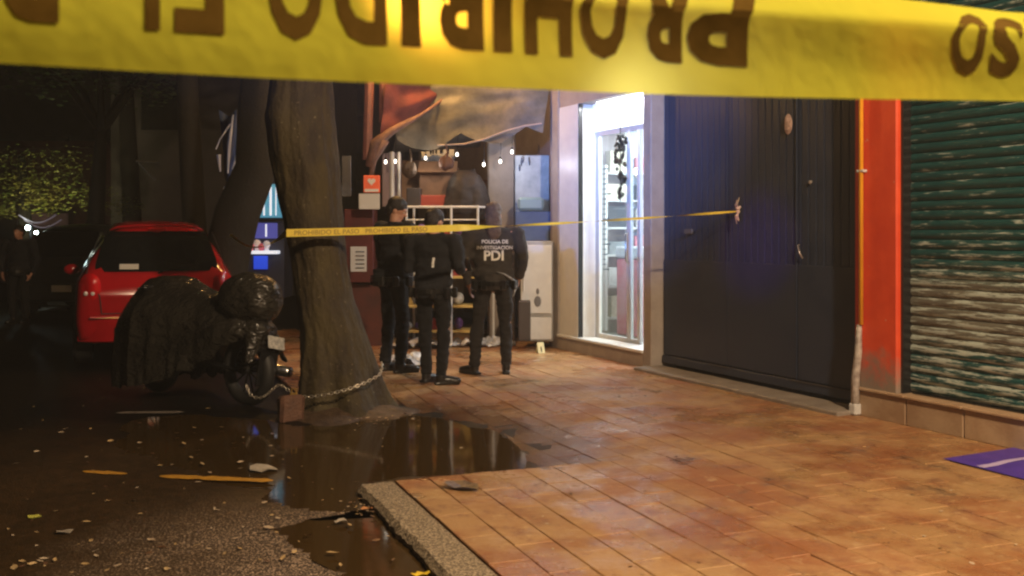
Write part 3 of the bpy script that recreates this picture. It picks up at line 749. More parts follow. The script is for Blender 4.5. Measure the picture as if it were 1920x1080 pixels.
ribbon(mb, lambda a: lt.lerp(A0, a)+Vector((0,0,-.12*math.sin(math.pi*a))), lambda a: .02+.045*a*a, lambda a: 4*(1-a), 60)
mb.build('loose_end', TAPE2, tp)
mb = MB()
for i in range(5):
    a_ = R(90)+R([-10,8,175,190,40][i]); ln = [.11,.13,.09,.12,.06][i]
    q = Vector((kn.x,kn.y,zk)); ax = Vector((dwall.x,dwall.y,0))
    e2 = q+ax*math.cos(a_)*ln+Vector((0,0,math.sin(a_)*ln))+Vector((nout.x,nout.y,0))*.02
    mb.tube([q+Vector((nout.x,nout.y,0))*.015, q.lerp(e2,.5)+Vector((nout.x,nout.y,0))*.03, e2], [.012,.02,.010], 6, flat=.35)
mb.ball(A1+Vector((nout.x,nout.y,0))*.02, .02); mb.build('knot', mat('pale twisted tape',(.62,.50,.30),.5), tp)

# ------------------------------------------------------------------ main tree
tree = empty('street_tree', (-1.42, 8.62, -.06), label='stout mossy leaning tree trunk wrapped with a chain, beside the covered motorcycle', cat='tree')
rows = [(150,508,622),(220,502,625),(290,507,631),(360,519,637),(430,533,644),(500,548,652),(560,556,663),(620,564,684),(680,565,703),(715,563,712),(745,561,724),(768,556,736)]
ctr = []
for (py,l,r) in rows:
    Y = 8.62; c = P((l+r)/2, py, Y); ctr.append((c, (r-l)/2*Y/F))
ctr = ctr[::-1]
ctr += [(Vector((ctr[-1][0].x-.03,8.65,3.2)),.27),(Vector((ctr[-1][0].x-.06,8.7,3.9)),.25),(Vector((ctr[-1][0].x-.1,8.75,4.7)),.2)]
pts = []
for i in range(len(ctr)-1):
    for k_ in range(12):
        a = k_/12; pts.append((ctr[i][0].lerp(ctr[i+1][0],a), ctr[i][1]*(1-a)+ctr[i+1][1]*a))
pts.append(ctr[-1])
mb = MB(); N = 110; org = Vector((-1.42,8.62,-.06)); vs = []
for i, (c, r) in enumerate(pts):
    for j in range(N):
        a = 2*math.pi*j/N; d = Vector((math.cos(a), math.sin(a), 0)); q = c+d*r
        fl = max(0,(.45-c.z))/.45
        k_ = 1+.035*noise.noise(Vector((d.x*1.7,d.y*1.7,c.z*1.1)))*2+.05*noise.noise(Vector((d.x*5,d.y*5,c.z*2.3)))+.025*noise.noise(Vector((d.x*14,d.y*14,c.z*6)))
        k_ += fl*.12*math.sin(a*5+.6)+fl*.04*math.sin(a*9)-.020*(1-min(1,abs(noise.noise(Vector((d.x*9,d.y*9,c.z*3.2))))*7))-.014*(1-min(1,abs(noise.noise(Vector((d.x*20,d.y*20,c.z*9))))*6))
        # burl and knots
        for (kz,ka,kr,kh) in ((1.95,-1.1,.16,.10),(1.2,-2.0,.12,-.07),(2.5,-2.2,.2,.08),(.5,-1.4,.14,-.06)):
            dd = ((c.z-kz)/kr)**2+((((a-ka+math.pi)%(2*math.pi))-math.pi)/.5)**2; k_ += kh*math.exp(-dd)
        vs.append(c+d*r*k_-org)
fs = []
for i in range(len(pts)-1):
    for j in range(N): fs.append((i*N+j, i*N+(j+1)%N, (i+1)*N+(j+1)%N, (i+1)*N+j))
fs.append([(len(pts)-1)*N+j for j in range(N)]); mb.add(vs, fs); mb.build('trunk', BARK, tree, smooth=True)
LEAF = mat('night foliage', (.035,.07,.018), .5, col2=(.06,.10,.03), scale=3)
def leaves(mb, c, rad, n, sz, rr):
    for _ in range(n):
        d = Vector((rr.gauss(0,1),rr.gauss(0,1),rr.gauss(0,1))).normalized()*(rr.random()**.5)
        p = Vector(c)+Vector((d.x*rad[0],d.y*rad[1],d.z*rad[2])); s_ = sz*rr.uniform(.6,1.3)
        Mx = Matrix.Translation(p) @ Matrix.Rotation(rr.random()*6.3,4,'Z') @ Matrix.Rotation(rr.uniform(-1.2,1.2),4,'X')
        mb.add([(-s_*.4,0,0),(0,-s_*.2,-s_*.06),(s_*.6,0,0),(0,s_*.2,-s_*.06)], [(0,1,2),(0,2,3)], Mx)
mb = MB(); lm = MB(); top = pts[-1][0]-org
for i in range(7):
    a = i*.9+.3; q = top+Vector((math.cos(a)*1.6, math.sin(a)*1.4, 1.5+.3*math.sin(i*2)))
    mb.tube([top-Vector((0,0,.4)), top.lerp(q,.5)+Vector((0,0,.1)), q], [.12,.07,.03], 8)
    for k_ in range(3): leaves(lm, q+Vector((rnd.uniform(-.6,.6),rnd.uniform(-.6,.6),rnd.uniform(.1,.9))), (.7,.7,.45), 260, .13, rnd)
mb.build('limb', BARK, tree, smooth=True); lm.build('crown', LEAF, tree)
# soil mound at roots
mb = MB()
def mound(a, b):
    an = a*2*math.pi; rr_ = b*.58*(1+.18*math.sin(an*3+1)+.1*math.sin(an*7)); x = -1.42+rr_*1.15*math.cos(an); y = 8.45+rr_*.9*math.sin(an)
    return (x, y, ZW+.012+.085*(1-b)**.8*1.0-.03*b+nz(x,y,12,.014))
mb.grid(mound, 60, 14); mb.build('tree_pit', SOIL, None, smooth=True, kind='structure')
# chain round the tree
def torus(mb, M, a=.017, b=.011, r=.0042, n=12, k=6):
    ps = [Vector((a*math.cos(2*math.pi*i/n), b*math.sin(2*math.pi*i/n), 0)) for i in range(n)]; vs = []; fs = []
    for i, p in enumerate(ps):
        t = (ps[(i+1)%n]-ps[i-1]).normalized(); q = Vector((-t.y,t.x,0))
        for j in range(k):
            an = 2*math.pi*j/k; vs.append(p+q*math.cos(an)*r+Vector((0,0,1))*math.sin(an)*r)
    for i in range(n):
        for j in range(k): fs.append((i*k+j, i*k+(j+1)%k, ((i+1)%n)*k+(j+1)%k, ((i+1)%n)*k+j))
    mb.add(vs, fs, M)
mb = MB()
ctrl = [P(716,678,8.52),P(713,700,8.33),P(690,715,8.22),P(660,727,8.15),P(620,738,8.12),P(580,744,8.13),(P(553,741,8.15)),P(536,728,8.17),P(523,722,8.2),P(510,731,8.22),P(497,742,8.25),P(484,746,8.3),P(470,740,8.33),P(462,722,8.36)]
pp = []
for i in range(len(ctrl)-1):
    p0,p1,p2,p3 = ctrl[max(0,i-1)],ctrl[i],ctrl[i+1],ctrl[min(len(ctrl)-1,i+2)]
    for k_ in range(20):
        t = k_/20; pp.append(.5*((2*p1)+(p2-p0)*t+(2*p0-5*p1+4*p2-p3)*t*t+(3*p1-p0-3*p2+p3)*t*t*t))
acc = 0; last = pp[0]; kk = 0
for i in range(1,len(pp)):
    acc += (pp[i]-pp[i-1]).length
    if acc > .0245:
        acc = 0; t = (pp[min(i+2,len(pp)-1)]-pp[i-2 if i > 1 else 0]).normalized(); kk += 1
        q = t.to_track_quat('X','Z').to_matrix().to_4x4(); torus(mb, Matrix.Translation(pp[i]) @ q @ Matrix.Rotation(R(90*(kk%2)+20),4,'X'))
ch = mb.build('chain', STEEL, None, smooth=True, label='steel chain looped round the tree trunk to the motorcycle wheel', cat='chain')
pad = MB(); q = P(551,742,8.12); pad.box(q, (.06,.03,.05), bev=.008); pad.tube([q+Vector((-.02,0,.025)),q+Vector((-.018,0,.055)),q+Vector((.018,0,.055)),q+Vector((.02,0,.025))], .006, 6)
pad.build('padlock', mat('brass padlock',(.75,.5,.15),.3,metal=.8), None, label='brass padlock closing the chain beside the trunk', cat='padlock')

q = G(545,792,ZW); blk = MB(); blk.box((0,.06,.10), (.19,.14,.22), bev=.025, rz=.25)
blk.v = [v+Vector((noise.noise(v*9)*.012, noise.noise(v*8)*.012, noise.noise(v*7)*.014)) for v in blk.v]
blk.build('broken_kerb_block', mat('red-brown concrete block', (.075,.035,.022), .7, col2=(.13,.06,.035), scale=12, bump=.8), None, loc=q, rz=.2, label='upright broken red-brown kerb block between the motorcycle wheel and the trunk', cat='block')
# ------------------------------------------------------------------ covered motorcycle
RW = Vector((P(466,700,8.75).x, 8.75)); FW = Vector((P(284,700,9.55).x, 9.55)); md = (FW-RW).normalized(); mrz = math.atan2(md.y,md.x)
moto = empty('motorcycle', (RW.x,RW.y,ZW+.012), mrz, label='motorcycle wrapped in black bin bags chained to the tree, in front of the red car', cat='motorcycle')
def wheel(x):
    T = Matrix.Translation((x,0,.31)) @ Matrix.Rotation(R(90),4,'X')
    t = MB(); n_, k_ = 36, 10; vs = []; fs = []
    for i in range(n_):
        a = 2*math.pi*i/n_
        for j in range(k_):
            b = 2*math.pi*j/k_; rr_ = .255+.055*math.cos(b); vs.append((rr_*math.cos(a), rr_*math.sin(a), .058*math.sin(b)))
    for i in range(n_):
        for j in range(k_): fs.append((i*k_+j,i*k_+(j+1)%k_,((i+1)%n_)*k_+(j+1)%k_,((i+1)%n_)*k_+j))
    t.add(vs, fs, T); wo = t.build('wheel', BLK, moto, smooth=True)
    s_ = MB()
    for i in range(10):
        a = 2*math.pi*i/10; s_.tube([T @ Vector((.03*math.cos(a),.03*math.sin(a),0)), T @ Vector((.21*math.cos(a),.21*math.sin(a),0))], .008, 5)
    s_.tube([T @ Vector((0,0,-.08)), T @ Vector((0,0,.08))], .03, 10); s_.build('rim', BLK, wo)
wheel(0); wheel(1.28)
ML = (FW-RW).length
mb = MB(); mb.tube([(0,.09,.31),(.5,.1,.36)], .018, 8); mb.tube([(0,-.09,.31),(.5,-.1,.36)], .018, 8); mb.box((.55,0,.45),(.4,.24,.3),bev=.05); mb.tube([(1.28,.08,.31),(1.05,.08,.9)], .022, 8); mb.tube([(1.28,-.08,.31),(1.05,-.08,.9)], .022, 8)
mb.build('frame', BLKP, moto, smooth=False)
mb = MB(); mb.tube([(-.35,-.15,.30),(.1,-.16,.33),(.5,-.14,.28)], [.045,.05,.025], 10); mb.build('exhaust', CHR, moto, smooth=True)
def crumple(co, s=1.0):
    a = noise.noise(co*3.5)*.028-abs(noise.noise(co*6))*.020-abs(noise.noise(Vector((co.x*5,co.y*14,co.z*15))))**.7*.012
    return a*s
mb = MB(); mb.ball((-.02,0,.93), (.30,.25,.235), 24, 16); mb.ball((-.17,0,.92),(.17,.215,.2),20,12)
me = remesh(mb, .014, 2); displace(me, lambda c: crumple(c,.9)-abs(noise.noise(Vector((c.x*13,c.y*9,c.z*30+c.x*12))))**.8*.012); me.materials.append(BAG); link('top_case_bag', me, moto)
cst = [(-.16,.70,.14,.60),(-.05,.80,.20,.58),(.12,.87,.24,.46),(.40,.93,.27,.32),(.65,1.00,.31,.22),(.88,1.08,.38,.16),(1.08,1.10,.42,.12),(1.25,1.06,.38,.10),(1.45,.94,.32,.10),(1.62,.70,.24,.14)]
NS, NC = 60, 44; vs = []
for i in range(NS+1):
    q_ = i/NS*(len(cst)-1); a_ = min(int(q_), len(cst)-2); f_ = q_-a_; f_ = f_*f_*(3-2*f_); x_, zr_, hw_, zb_ = [u_*(1-f_)+v_*f_ for u_, v_ in zip(cst[a_], cst[a_+1])]
    for j in range(NC+1):
        t = -1+2*j/NC; at = abs(t); yy = math.copysign(hw_*min(1,at*1.9)**.85*(.86+.20*at), t); dz = 0 if at < .12 else (at-.12)/.88
        z_ = zr_-(zr_-zb_)*dz**1.45
        fold = (abs(noise.noise(Vector((x_*7,t*1.2,2))))-.2)*.09*dz+noise.noise(Vector((x_*2.5,t*2,7)))*.06
        z_ += noise.noise(Vector((x_*6,t*3,9)))*.022*(1-dz)+(noise.noise(Vector((x_*9,t,4)))*.05 if dz > .95 else 0)
        vs.append((x_+noise.noise(Vector((x_*4,t*4,3)))*.02, yy+math.copysign(fold,t), z_))
fs = [(i*(NC+1)+j, i*(NC+1)+j+1, (i+1)*(NC+1)+j+1, (i+1)*(NC+1)+j) for i in range(NS) for j in range(NC)]
mb = MB(); mb.add(vs, fs); cv = mb.build('cover', BAG, moto, smooth=True)
mb = MB(); mb.cap((.2,0,.72),(1.1,0,.72),.16,.2); mb.cap((1.05,.3,1.0),(1.05,-.3,1.0),.03,.03); mb.build('tank', BLKP, moto, smooth=True)
mb = MB(); mb.cap((-.14,.05,.66),(-.2,.16,.42),.12,.07); mb.cap((-.12,.0,.62),(-.25,-.03,.48),.10,.06); mb.cap((-.08,-.08,.66),(-.14,-.24,.46),.10,.05); mb.cap((-.12,-.2,.50),(-.1,-.34,.36),.06,.03)
me = remesh(mb, .012, 1); displace(me, lambda c: crumple(c,1.5)); me.materials.append(BAG); link('tail_bag', me, moto)
mb = MB(); mb.box((-.33,-.02,.56),(.012,.17,.11),bev=.003,rot=Matrix.Rotation(R(18),4,'Y') @ Matrix.Rotation(R(14),4,'X')); mb.build('number_plate', mat('scuffed plate',(.62,.6,.55),.4,col2=(.2,.2,.2),scale=30), moto)
mb = MB(); mb.box((-.24,0,.36),(.02,.20,.34),bev=.01,rot=Matrix.Rotation(R(-14),4,'Y')); mb.build('mudguard', BLKP, moto)
mb = MB(); mb.tube([(.42,.22,.55),(.36,.28,.38)], [.006,.012], 8); mb.build('stand', CHR, moto)

# ------------------------------------------------------------------ red hatchback
cdv = Vector((-.35,.937)).normalized(); rear = P(296,500,11.3)
car = empty('parked_car', (rear.x, rear.y, ZW+.012), math.atan2(cdv.y,cdv.x), label='red hatchback parked rear towards us behind the covered motorcycle', cat='car')
# stations: (x forward, half width low, half width belt, z bottom, z belt, z roof, half width roof)
st = [(-.02,.70,.70,.42,.86,.88,.66),(.02,.80,.78,.30,.92,.96,.68),(.12,.85,.83,.26,.95,1.18,.64),(.28,.87,.855,.25,.96,1.44,.57),(.42,.875,.865,.25,.96,1.55,.535),(.7,.88,.87,.24,.96,1.61,.525),
      (1.3,.88,.875,.24,.95,1.635,.535),(1.9,.88,.875,.24,.94,1.62,.54),(2.3,.88,.87,.24,.94,1.52,.59),(2.6,.88,.865,.24,.93,1.30,.60),(2.95,.875,.855,.24,.92,1.04,.64),(3.35,.86,.82,.25,.84,.93,.6),(3.7,.80,.74,.3,.72,.80,.5),(3.82,.66,.62,.36,.62,.66,.4)]
def sec(s_):
    x, wl, wb, zb, zt, zr, wr = s_
    half = [(0,zb),(wl*.8,zb),(wl*.97,zb+.05),(wl*1.0,zb+.22),(wl,(zb+zt)/2),(wb*1.005,zt-.08),(wb*.985,zt),(wb*.96,zt+.02),(wr+(wb-wr)*.45,zt+(zr-zt)*.5),(wr+.015,zr-(zr-zt)*.13-.05),(wr-.06,zr-.030),(wr*.6,zr),(0,zr+.014)]
    full = half+[(-a,b) for a,b in half[-2:0:-1]]
    return [(x, a, b) for a,b in full]
# interpolate the stations smoothly
st2 = []
for i in range(len(st)-1):
    for k_ in range(4):
        t = k_/4; p0,p1,p2,p3 = st[max(0,i-1)],st[i],st[i+1],st[min(len(st)-1,i+2)]
        st2.append(tuple(.5*((2*b)+(c-a)*t+(2*a-5*b+4*c-d)*t*t+(3*b-a-3*c+d)*t**3) for a,b,c,d in zip(p0,p1,p2,p3)))
st2.append(st[-1]); secs = [sec(s_) for s_ in st2]; n_ = len(secs[0])
mb = MB(); vs = [p for s_ in secs for p in s_]; fs = []
for i in range(len(secs)-1):
    for j in range(n_): fs.append((i*n_+j, (i+1)*n_+j, (i+1)*n_+(j+1)%n_, i*n_+(j+1)%n_))
fs.append(list(range(n_))); fs.append([(len(secs)-1)*n_+j for j in range(n_)][::-1]); mb.add(vs, fs); mb.build('body', CARR, car, smooth=True)
# rear window panel following the body slope
def rearx(z): 
    zz = [(.88,-.02),(.96,.02),(1.18,.12),(1.45,.28),(1.56,.42)]
    for (z0,x0),(z1,x1) in zip(zz,zz[1:]):
        if z <= z1: return x0+(x1-x0)*(z-z0)/(z1-z0)
    return .42
mb = MB()
def rw(a, b):
    z = 1.06+.45*b; hw = (.675-.135*b)*(1-.06*abs(2*b-1)**6); y = (2*a-1)*hw; return (rearx(z)-.022+.05*(2*a-1)**4, y, z)
mb.grid(rw, 20, 12); g_ = mb.build('rear_window', CARG, car, smooth=True)
mb = MB(); mb.box((rearx(1.12)-.035,.30,1.115),(.004,.20,.065),rot=Matrix.Rotation(R(28),4,'Y')); so = mb.build('sticker', mat('white sticker',(.5,.5,.47),.5), g_)
vs, fs = text_geo('AN 1013', .05, .0006, 'CENTER'); T = Matrix.Translation((rearx(1.12)-.041,.30,1.10)) @ Matrix.Rotation(R(28),4,'Y') @ Matrix(((0,0,1,0),(-1,0,0,0),(0,1,0,0),(0,0,0,1)))
mb = MB(); mb.add(vs, fs, T); mb.build('print', BLKP, g_)
for sg in (1,-1):
    mb = MB()
    def tl(a, b):
        an = 2*math.pi*a; r_ = b; y = sg*(.70+.115*r_*math.cos(an)); z = .90+.15*r_*math.sin(an); return (-.005+.17*max(0,(abs(y)-.66)/.18)**1.6-.035*(1-r_**2)-.02, y, z)
    mb.grid(tl, 24, 6); t_ = mb.build('tail_lamp', LAMPR, car, smooth=True)
    mb = MB(); mb.ball((-.045,sg*.67,.83),(.012,.022,.022)); mb.ball((-.03,sg*.74,.83),(.012,.022,.024)); mb.build('reverse_lens', LAMPW, t_)
    mb = MB(); mb.grid(lambda a,b: (.75+1.6*a, sg*(.872-.25*b*1.05), 1.0+.50*b*(1-.35*abs(2*a-1)**3)), 16, 6); mb.build('side_window', CARG, car, smooth=True)
    mb = MB(); mb.ball((2.25,sg*1.0,1.02),(.06,.10,.07)); mb.build('mirror', CARR, car, smooth=True)
    for xx in (.62,3.02):
        T = Matrix.Translation((xx,sg*.79,.30)) @ Matrix.Rotation(R(90),4,'X')
        mb = MB(); mb.lathe([(.2,-.10),(.28,-.10),(.305,-.07),(.305,.07),(.28,.10),(.2,.10)], 28, T); wo = mb.build('wheel', BLK, car, smooth=False)
        mb = MB(); mb.lathe([(.02,-.105),(.19,-.106),(.19,.106),(.02,.105)], 20, T); mb.build('rim', CHR, wo)
mb = MB(); mb.grid(lambda a,b: (-.065+.17*abs(2*a-1)**5, (2*a-1)*.83, .30+.26*b), 20, 4); mb.box((-.02,0,.57),(.12,1.4,.02),bev=.008); mb.build('bumper', CARR, car, smooth=True)
mb = MB(); mb.box((-.075,0,.42),(.01,.9,.07),bev=.003); mb.build('bumper_insert', BLKP, car)
mb = MB(); mb.box((-.085,0,.50),(.012,.34,.12),bev=.004); mb.build('number_plate', mat('plate white',(.5,.5,.5),.4), car)
mb = MB(); mb.box((-.052,0,.88),(.02,.42,.025),bev=.006); mb.build('tailgate_handle', CHR, car)
mb = MB(); mb.tube([(rearx(1.05)-.05,0,1.04),(rearx(1.1)-.05,-.12,1.09),(rearx(1.15)-.04,-.38,1.13)], .008, 6); mb.build('wiper', BLKP, car)
mb = MB()
for sg in (1,-1): mb.tube([(.30,sg*.60,1.50),(.16,sg*.70,1.22),(.015,sg*.745,1.0),(-.035,sg*.60,.80),(-.035,sg*.58,.60)], .006, 5)
mb.tube([(-.035,-.58,.605),(-.035,.58,.605)], .006, 5); mb.build('tailgate_seam', BLK, car)
mb = MB(); mb.ball((-.035,0,.95),(.008,.05,.035),12,8); mb.build('badge', CHR, car)
mb = MB(); mb.tube([(.33,-.50,1.52),(.31,-.42,1.555),(.30,-.2,1.575),(.30,.2,1.575),(.31,.42,1.555),(.33,.50,1.52)], .030, 10, flat=.45); mb.build('spoiler', CARR, car, smooth=True)
mb = MB(); mb.box((.275,0,1.545),(.02,.20,.018),bev=.005); mb.build('brake_lamp', LAMPR, car)

# ------------------------------------------------------------------ people
def fingers(mb, wrist, dirn, side, palmn, s=1.0, curl=.5):
    """hand: palm plus four unequal bent fingers and a thumb"""
    d = Vector(dirn).normalized(); sd = Vector(side).normalized(); pn = Vector(palmn).normalized(); w_ = Vector(wrist)
    c = w_+d*.045*s
    for k_ in (-1,0,1): mb.cap(w_+sd*.012*k_*s+d*.01, w_+sd*.024*k_*s+d*.075*s, .014*s, .012*s, 8)
    for i, ln in enumerate((.066,.075,.070,.055)):
        b0 = w_+sd*(.030-.020*i)*s+d*.085*s; l3 = ln*s/3; p = b0; dd = d.copy()
        for k_ in range(3):
            dd = (dd+pn*curl*(.35+.25*k_)).normalized(); q = p+dd*l3*1.1; mb.cap(p, q, (.0092-.0009*k_)*s, (.0085-.001*k_)*s, 7); p = q
    t0 = w_+sd*.03*s+d*.03*s; t1 = t0+(sd*.6+d*.7+pn*.3).normalized()*.035*s; t2 = t1+(d*.9+pn*.5).normalized()*.03*s
    mb.cap(t0,t1,.012*s,.0105*s,8); mb.cap(t1,t2,.0105*s,.009*s,8)

def person(name_label, loc, rz, h=1.70, feet=((-.13,0),(.13,0)), footdir=((0,1),(0,1)), elbowL=(-.27,-.02,1.12), wristL=(-.28,.06,.87), elbowR=(.27,-.02,1.12), wristR=(.28,.06,.87),
           headturn=0, headtilt=0, jacket=CLOTH, trousers=TROUS, hair=HAIR, hairstyle='short', lean=0, gait=0, bulk=1.0, hem=.84, far=False):
    s = h/1.70; root = empty('person', loc, rz, label=name_label, cat='person')
    vx = .02 if far else .011
    hipL, hipR = Vector((-.10,0,.90)), Vector((.10,0,.90)); shL, shR = Vector((-.195*bulk,-.01+lean,1.40)), Vector((.195*bulk,-.01+lean,1.40))
    knees = []; anks = []
    for sg, (fx, fy) in zip((-1,1), feet):
        a = Vector((fx, fy-.02, .09)); hp = Vector((sg*.10,0,.90)); anks.append(a); knees.append(hp.lerp(a,.53)+Vector((sg*.012,.03,0)))
    eL, wL, eR, wR = map(Vector, (elbowL, wristL, elbowR, wristR)); hc = Vector((0, lean+.02, 1.585))
    S = Matrix.Diagonal((s,s,s,1))
    def fin(mb, vox, sm, m, name, disp=None, parent=root):
        mb.v = [S @ v for v in mb.v]; me = remesh(mb, vox, sm)
        if disp: displace(me, disp)
        me.materials.append(m); return link(name, me, parent)
    # continuous body
    mb = MB(); Hd = Matrix.Translation(hc) @ Matrix.Rotation(headturn,4,'Z') @ Matrix.Rotation(headtilt,4,'X')
    mb.ball((0,-.005,.02),(.074,.094,.095),18,12,M=Hd); mb.ball((0,.022,-.045),(.056,.066,.070),14,10,M=Hd); mb.ball((0,.062,-.085),(.024,.022,.02),10,7,M=Hd)
    mb.ball((0,.098,-.018),(.012,.020,.016),8,6,M=Hd); mb.ball((0,.090,.005),(.009,.012,.022),8,6,M=Hd); mb.ball((0,.088,-.055),(.022,.008,.007),8,5,M=Hd)
    for sg in (-1,1): mb.ball((sg*.075,-.005,-.01),(.010,.018,.028),8,6,M=Hd); mb.ball((sg*.03,.082,.022),(.018,.010,.007),8,5,M=Hd)
    mb.cap((0,lean-.01,1.40),hc+Vector((0,-.02,-.03)),.058,.052); mb.ball((0,lean*.7,1.28),(.155*bulk,.105,.16),16,10); mb.ball((0,lean*.3,1.08),(.135,.095,.16),16,10); mb.ball((0,-.01,.93),(.155,.11,.12),16,10)
    for sh_, el, wr, sg in ((shL,eL,wL,-1),(shR,eR,wR,1)):
        mb.cap((0,lean-.01,1.38),sh_,.055,.056); mb.cap(sh_,el,.050,.038); mb.cap(el,wr,.037,.024)
        d = (wr-el).normalized(); fwd = Vector((0,1,0)); fwd = (fwd-d*fwd.dot(d)).normalized(); pn = Vector((-sg,0,0)); pn = (pn-d*pn.dot(d)).normalized()
        fingers(mb, wr, d, fwd, pn, 1.0, .55)
    for hp, kn_, an in ((hipL,knees[0],anks[0]),(hipR,knees[1],anks[1])): mb.cap(hp,kn_,.082,.052); mb.cap(kn_,an,.052,.036)
    for an, fd in zip(anks, footdir):
        f = Vector((fd[0],fd[1],0)).normalized(); mb.cap(an-Vector((0,0,.04)), an+f*.13-Vector((0,0,.055)), .036,.028)
    fin(mb, .016 if far else .0075, 1, SKIN, 'body')
    # hair
    mb = MB()
    mb.ball((0,-.018,.045),(.088,.102,.088),20,12,M=Hd); mb.ball((0,-.055,-.01),(.078,.062,.08),16,10,M=Hd)
    if hairstyle == 'bun': mb.ball((0,-.115,.03),(.04,.035,.04),12,8,M=Hd)
    if hairstyle == 'long': mb.ball((0,-.06,-.08),(.085,.05,.12),16,10,M=Hd); mb.ball((0,-.075,-.17),(.075,.04,.11),16,10,M=Hd)
    if hairstyle == 'short': mb.ball((0,.022,.078),(.058,.045,.03),12,8,M=Hd)
    fin(mb, .016 if far else .011, 1, hair, 'hair', lambda c: noise.noise(c*35)*.006+noise.noise(c*70)*.003)
    # eyes and brows
    mb = MB()
    for sg in (-1,1): mb.ball((sg*.030,.080,.003),(.010,.007,.006),8,6,M=Hd)
    mb.v = [S @ v for v in mb.v]; mb.build('eyes', PRINT, root, smooth=True)
    mb = MB()
    for sg in (-1,1): mb.box((sg*.030,.088,.026),(.026,.006,.006),M=Hd); mb.ball((sg*.030,.0865,.003),.0035,6,4,M=Hd)
    mb.v = [S @ v for v in mb.v]; mb.build('eyebrows', HAIR, root)
    # jacket
    mb = MB(); mb.ball((0,lean*.9-.004,1.30),(.182*bulk,.13,.155),18,12); mb.ball((0,lean*.5-.004,1.14),(.172*bulk,.125,.17),18,12); mb.ball((0,-.005,1.0),(.175*bulk,.13,.15),18,12); mb.tube([(0,-.005,hem),(0,-.005,hem+.06),(0,0,hem+.16)],[.168*bulk,.176*bulk,.172*bulk],20,flat=.76)
    mb.cap(shL+Vector((.02,0,0)),shR-Vector((.02,0,0)),.066,.066); mb.tube([(0,lean-.01,1.40),(0,lean-.004,1.475)],[.085,.068],16)
    for sh_, el, wr in ((shL,eL,wL),(shR,eR,wR)): mb.cap(sh_,el,.071*bulk,.060); mb.tube([el,wr+(wr-el).normalized()*-.005],[.060,.044],12); mb.ball(el,.06,12,8)
    jk = fin(mb, vx, 4, jacket, 'jacket', lambda c: noise.noise(Vector((c.x*6,c.y*6,c.z*9)))*.016+abs(noise.noise(Vector((c.x*9,c.y*9,c.z*15))))*-.018)
    # trousers
    mb = MB(); mb.ball((0,-.01,.93),(.165,.13,.12),18,12)
    for hp, kn_, an in ((hipL,knees[0],anks[0]),(hipR,knees[1],anks[1])): mb.cap(hp,kn_,.100,.070); mb.tube([kn_, kn_.lerp(an,.45), an+Vector((0,0,-.01))],[.070,.066,.060],14); mb.ball(kn_,.07,12,8)
    mb.ball((-.085,-.045,.88),(.085,.085,.09),14,10); mb.ball((.085,-.045,.88),(.085,.085,.09),14,10)
    fin(mb, vx, 3, trousers, 'trousers', lambda c: noise.noise(Vector((c.x*7,c.y*7,c.z*6)))*.014+abs(noise.noise(Vector((c.x*8,c.y*8,c.z*17))))*-.020)
    # duty belt with pouches
    mb = MB(); mb.tube([(0,-.005,hem+.05),(0,-.005,hem+.095)],[.186*bulk,.186*bulk],28,flat=.80)
    for an_ in (-2.6,-2.0,-1.2,-.5,.2): mb.box((.186*bulk*math.cos(an_),-.005+.150*bulk*math.sin(an_),hem+.055),(.05,.06,.10),rz=an_,bev=.01)
    mb.v = [S @ v for v in mb.v]; mb.build('duty_belt', SHOE, root)
    # shoes
    for an, fd in zip(anks, footdir):
        f = Vector((fd[0],fd[1],0)).normalized(); a0 = Vector((an.x,an.y,0)); mb = MB()
        q = math.atan2(f.y,f.x); RR = Matrix.Translation(a0) @ Matrix.Rotation(q,4,'Z')
        mb.ball((.0,0,.07),(.052,.044,.075),14,10,M=RR); mb.ball((.07,0,.045),(.09,.042,.042),14,10,M=RR); mb.ball((.14,0,.036),(.062,.048,.036),14,10,M=RR)
        mb.box((.06,0,.014),(.25,.078,.028),bev=.01,M=RR); fin(mb, .009, 1, SHOE, 'shoe')
    return root, jk, S
pos2 = G(812,719); p2 = person('person in black uniform seen from behind holding a phone, middle of the three officers', (pos2.x,pos2.y,0), R(-22), 1.66,
    feet=((-.09,.05),(.11,-.03)), footdir=((.3,1),(.75,.55)), elbowL=(-.27,.0,1.13), wristL=(-.16,.22,1.12), elbowR=(.29,-.01,1.13), wristR=(.20,.23,1.10), hair=HAIR, hairstyle='bun', headtilt=R(-22), headturn=R(-10), bulk=1.20, lean=.02)
pos3 = G(925,701); p3 = person('person in charcoal jacket lettered PDI on the back, standing right of the two other officers', (pos3.x,pos3.y,0), R(4), 1.74,
    feet=((-.19,.0),(.13,.03)), footdir=((-.75,.75),(.05,1)), elbowL=(-.29,-.03,1.13), wristL=(-.245,.08,.88), elbowR=(.30,-.03,1.15), wristR=(.27,.12,.95), jacket=CLOTH2, trousers=mat('dark brown jeans',(.009,.007,.0065),.9,col2=(.015,.012,.011),scale=14), hair=HAIRB, hairstyle='long', bulk=1.22, headtilt=R(-14))
pos1 = G(738,697); p1 = person('person in dark jacket with short black hair, face turned right, standing nearest the tree', (pos1.x,pos1.y,0), R(-52), 1.80,
    feet=((-.12,.0),(.12,.02)), footdir=((.1,1),(.3,1)), elbowL=(-.27,.02,1.12), wristL=(-.14,.22,1.10), elbowR=(.27,.02,1.12), wristR=(.12,.22,1.10), headtilt=R(-24), headturn=R(-42), bulk=1.25, lean=.02)
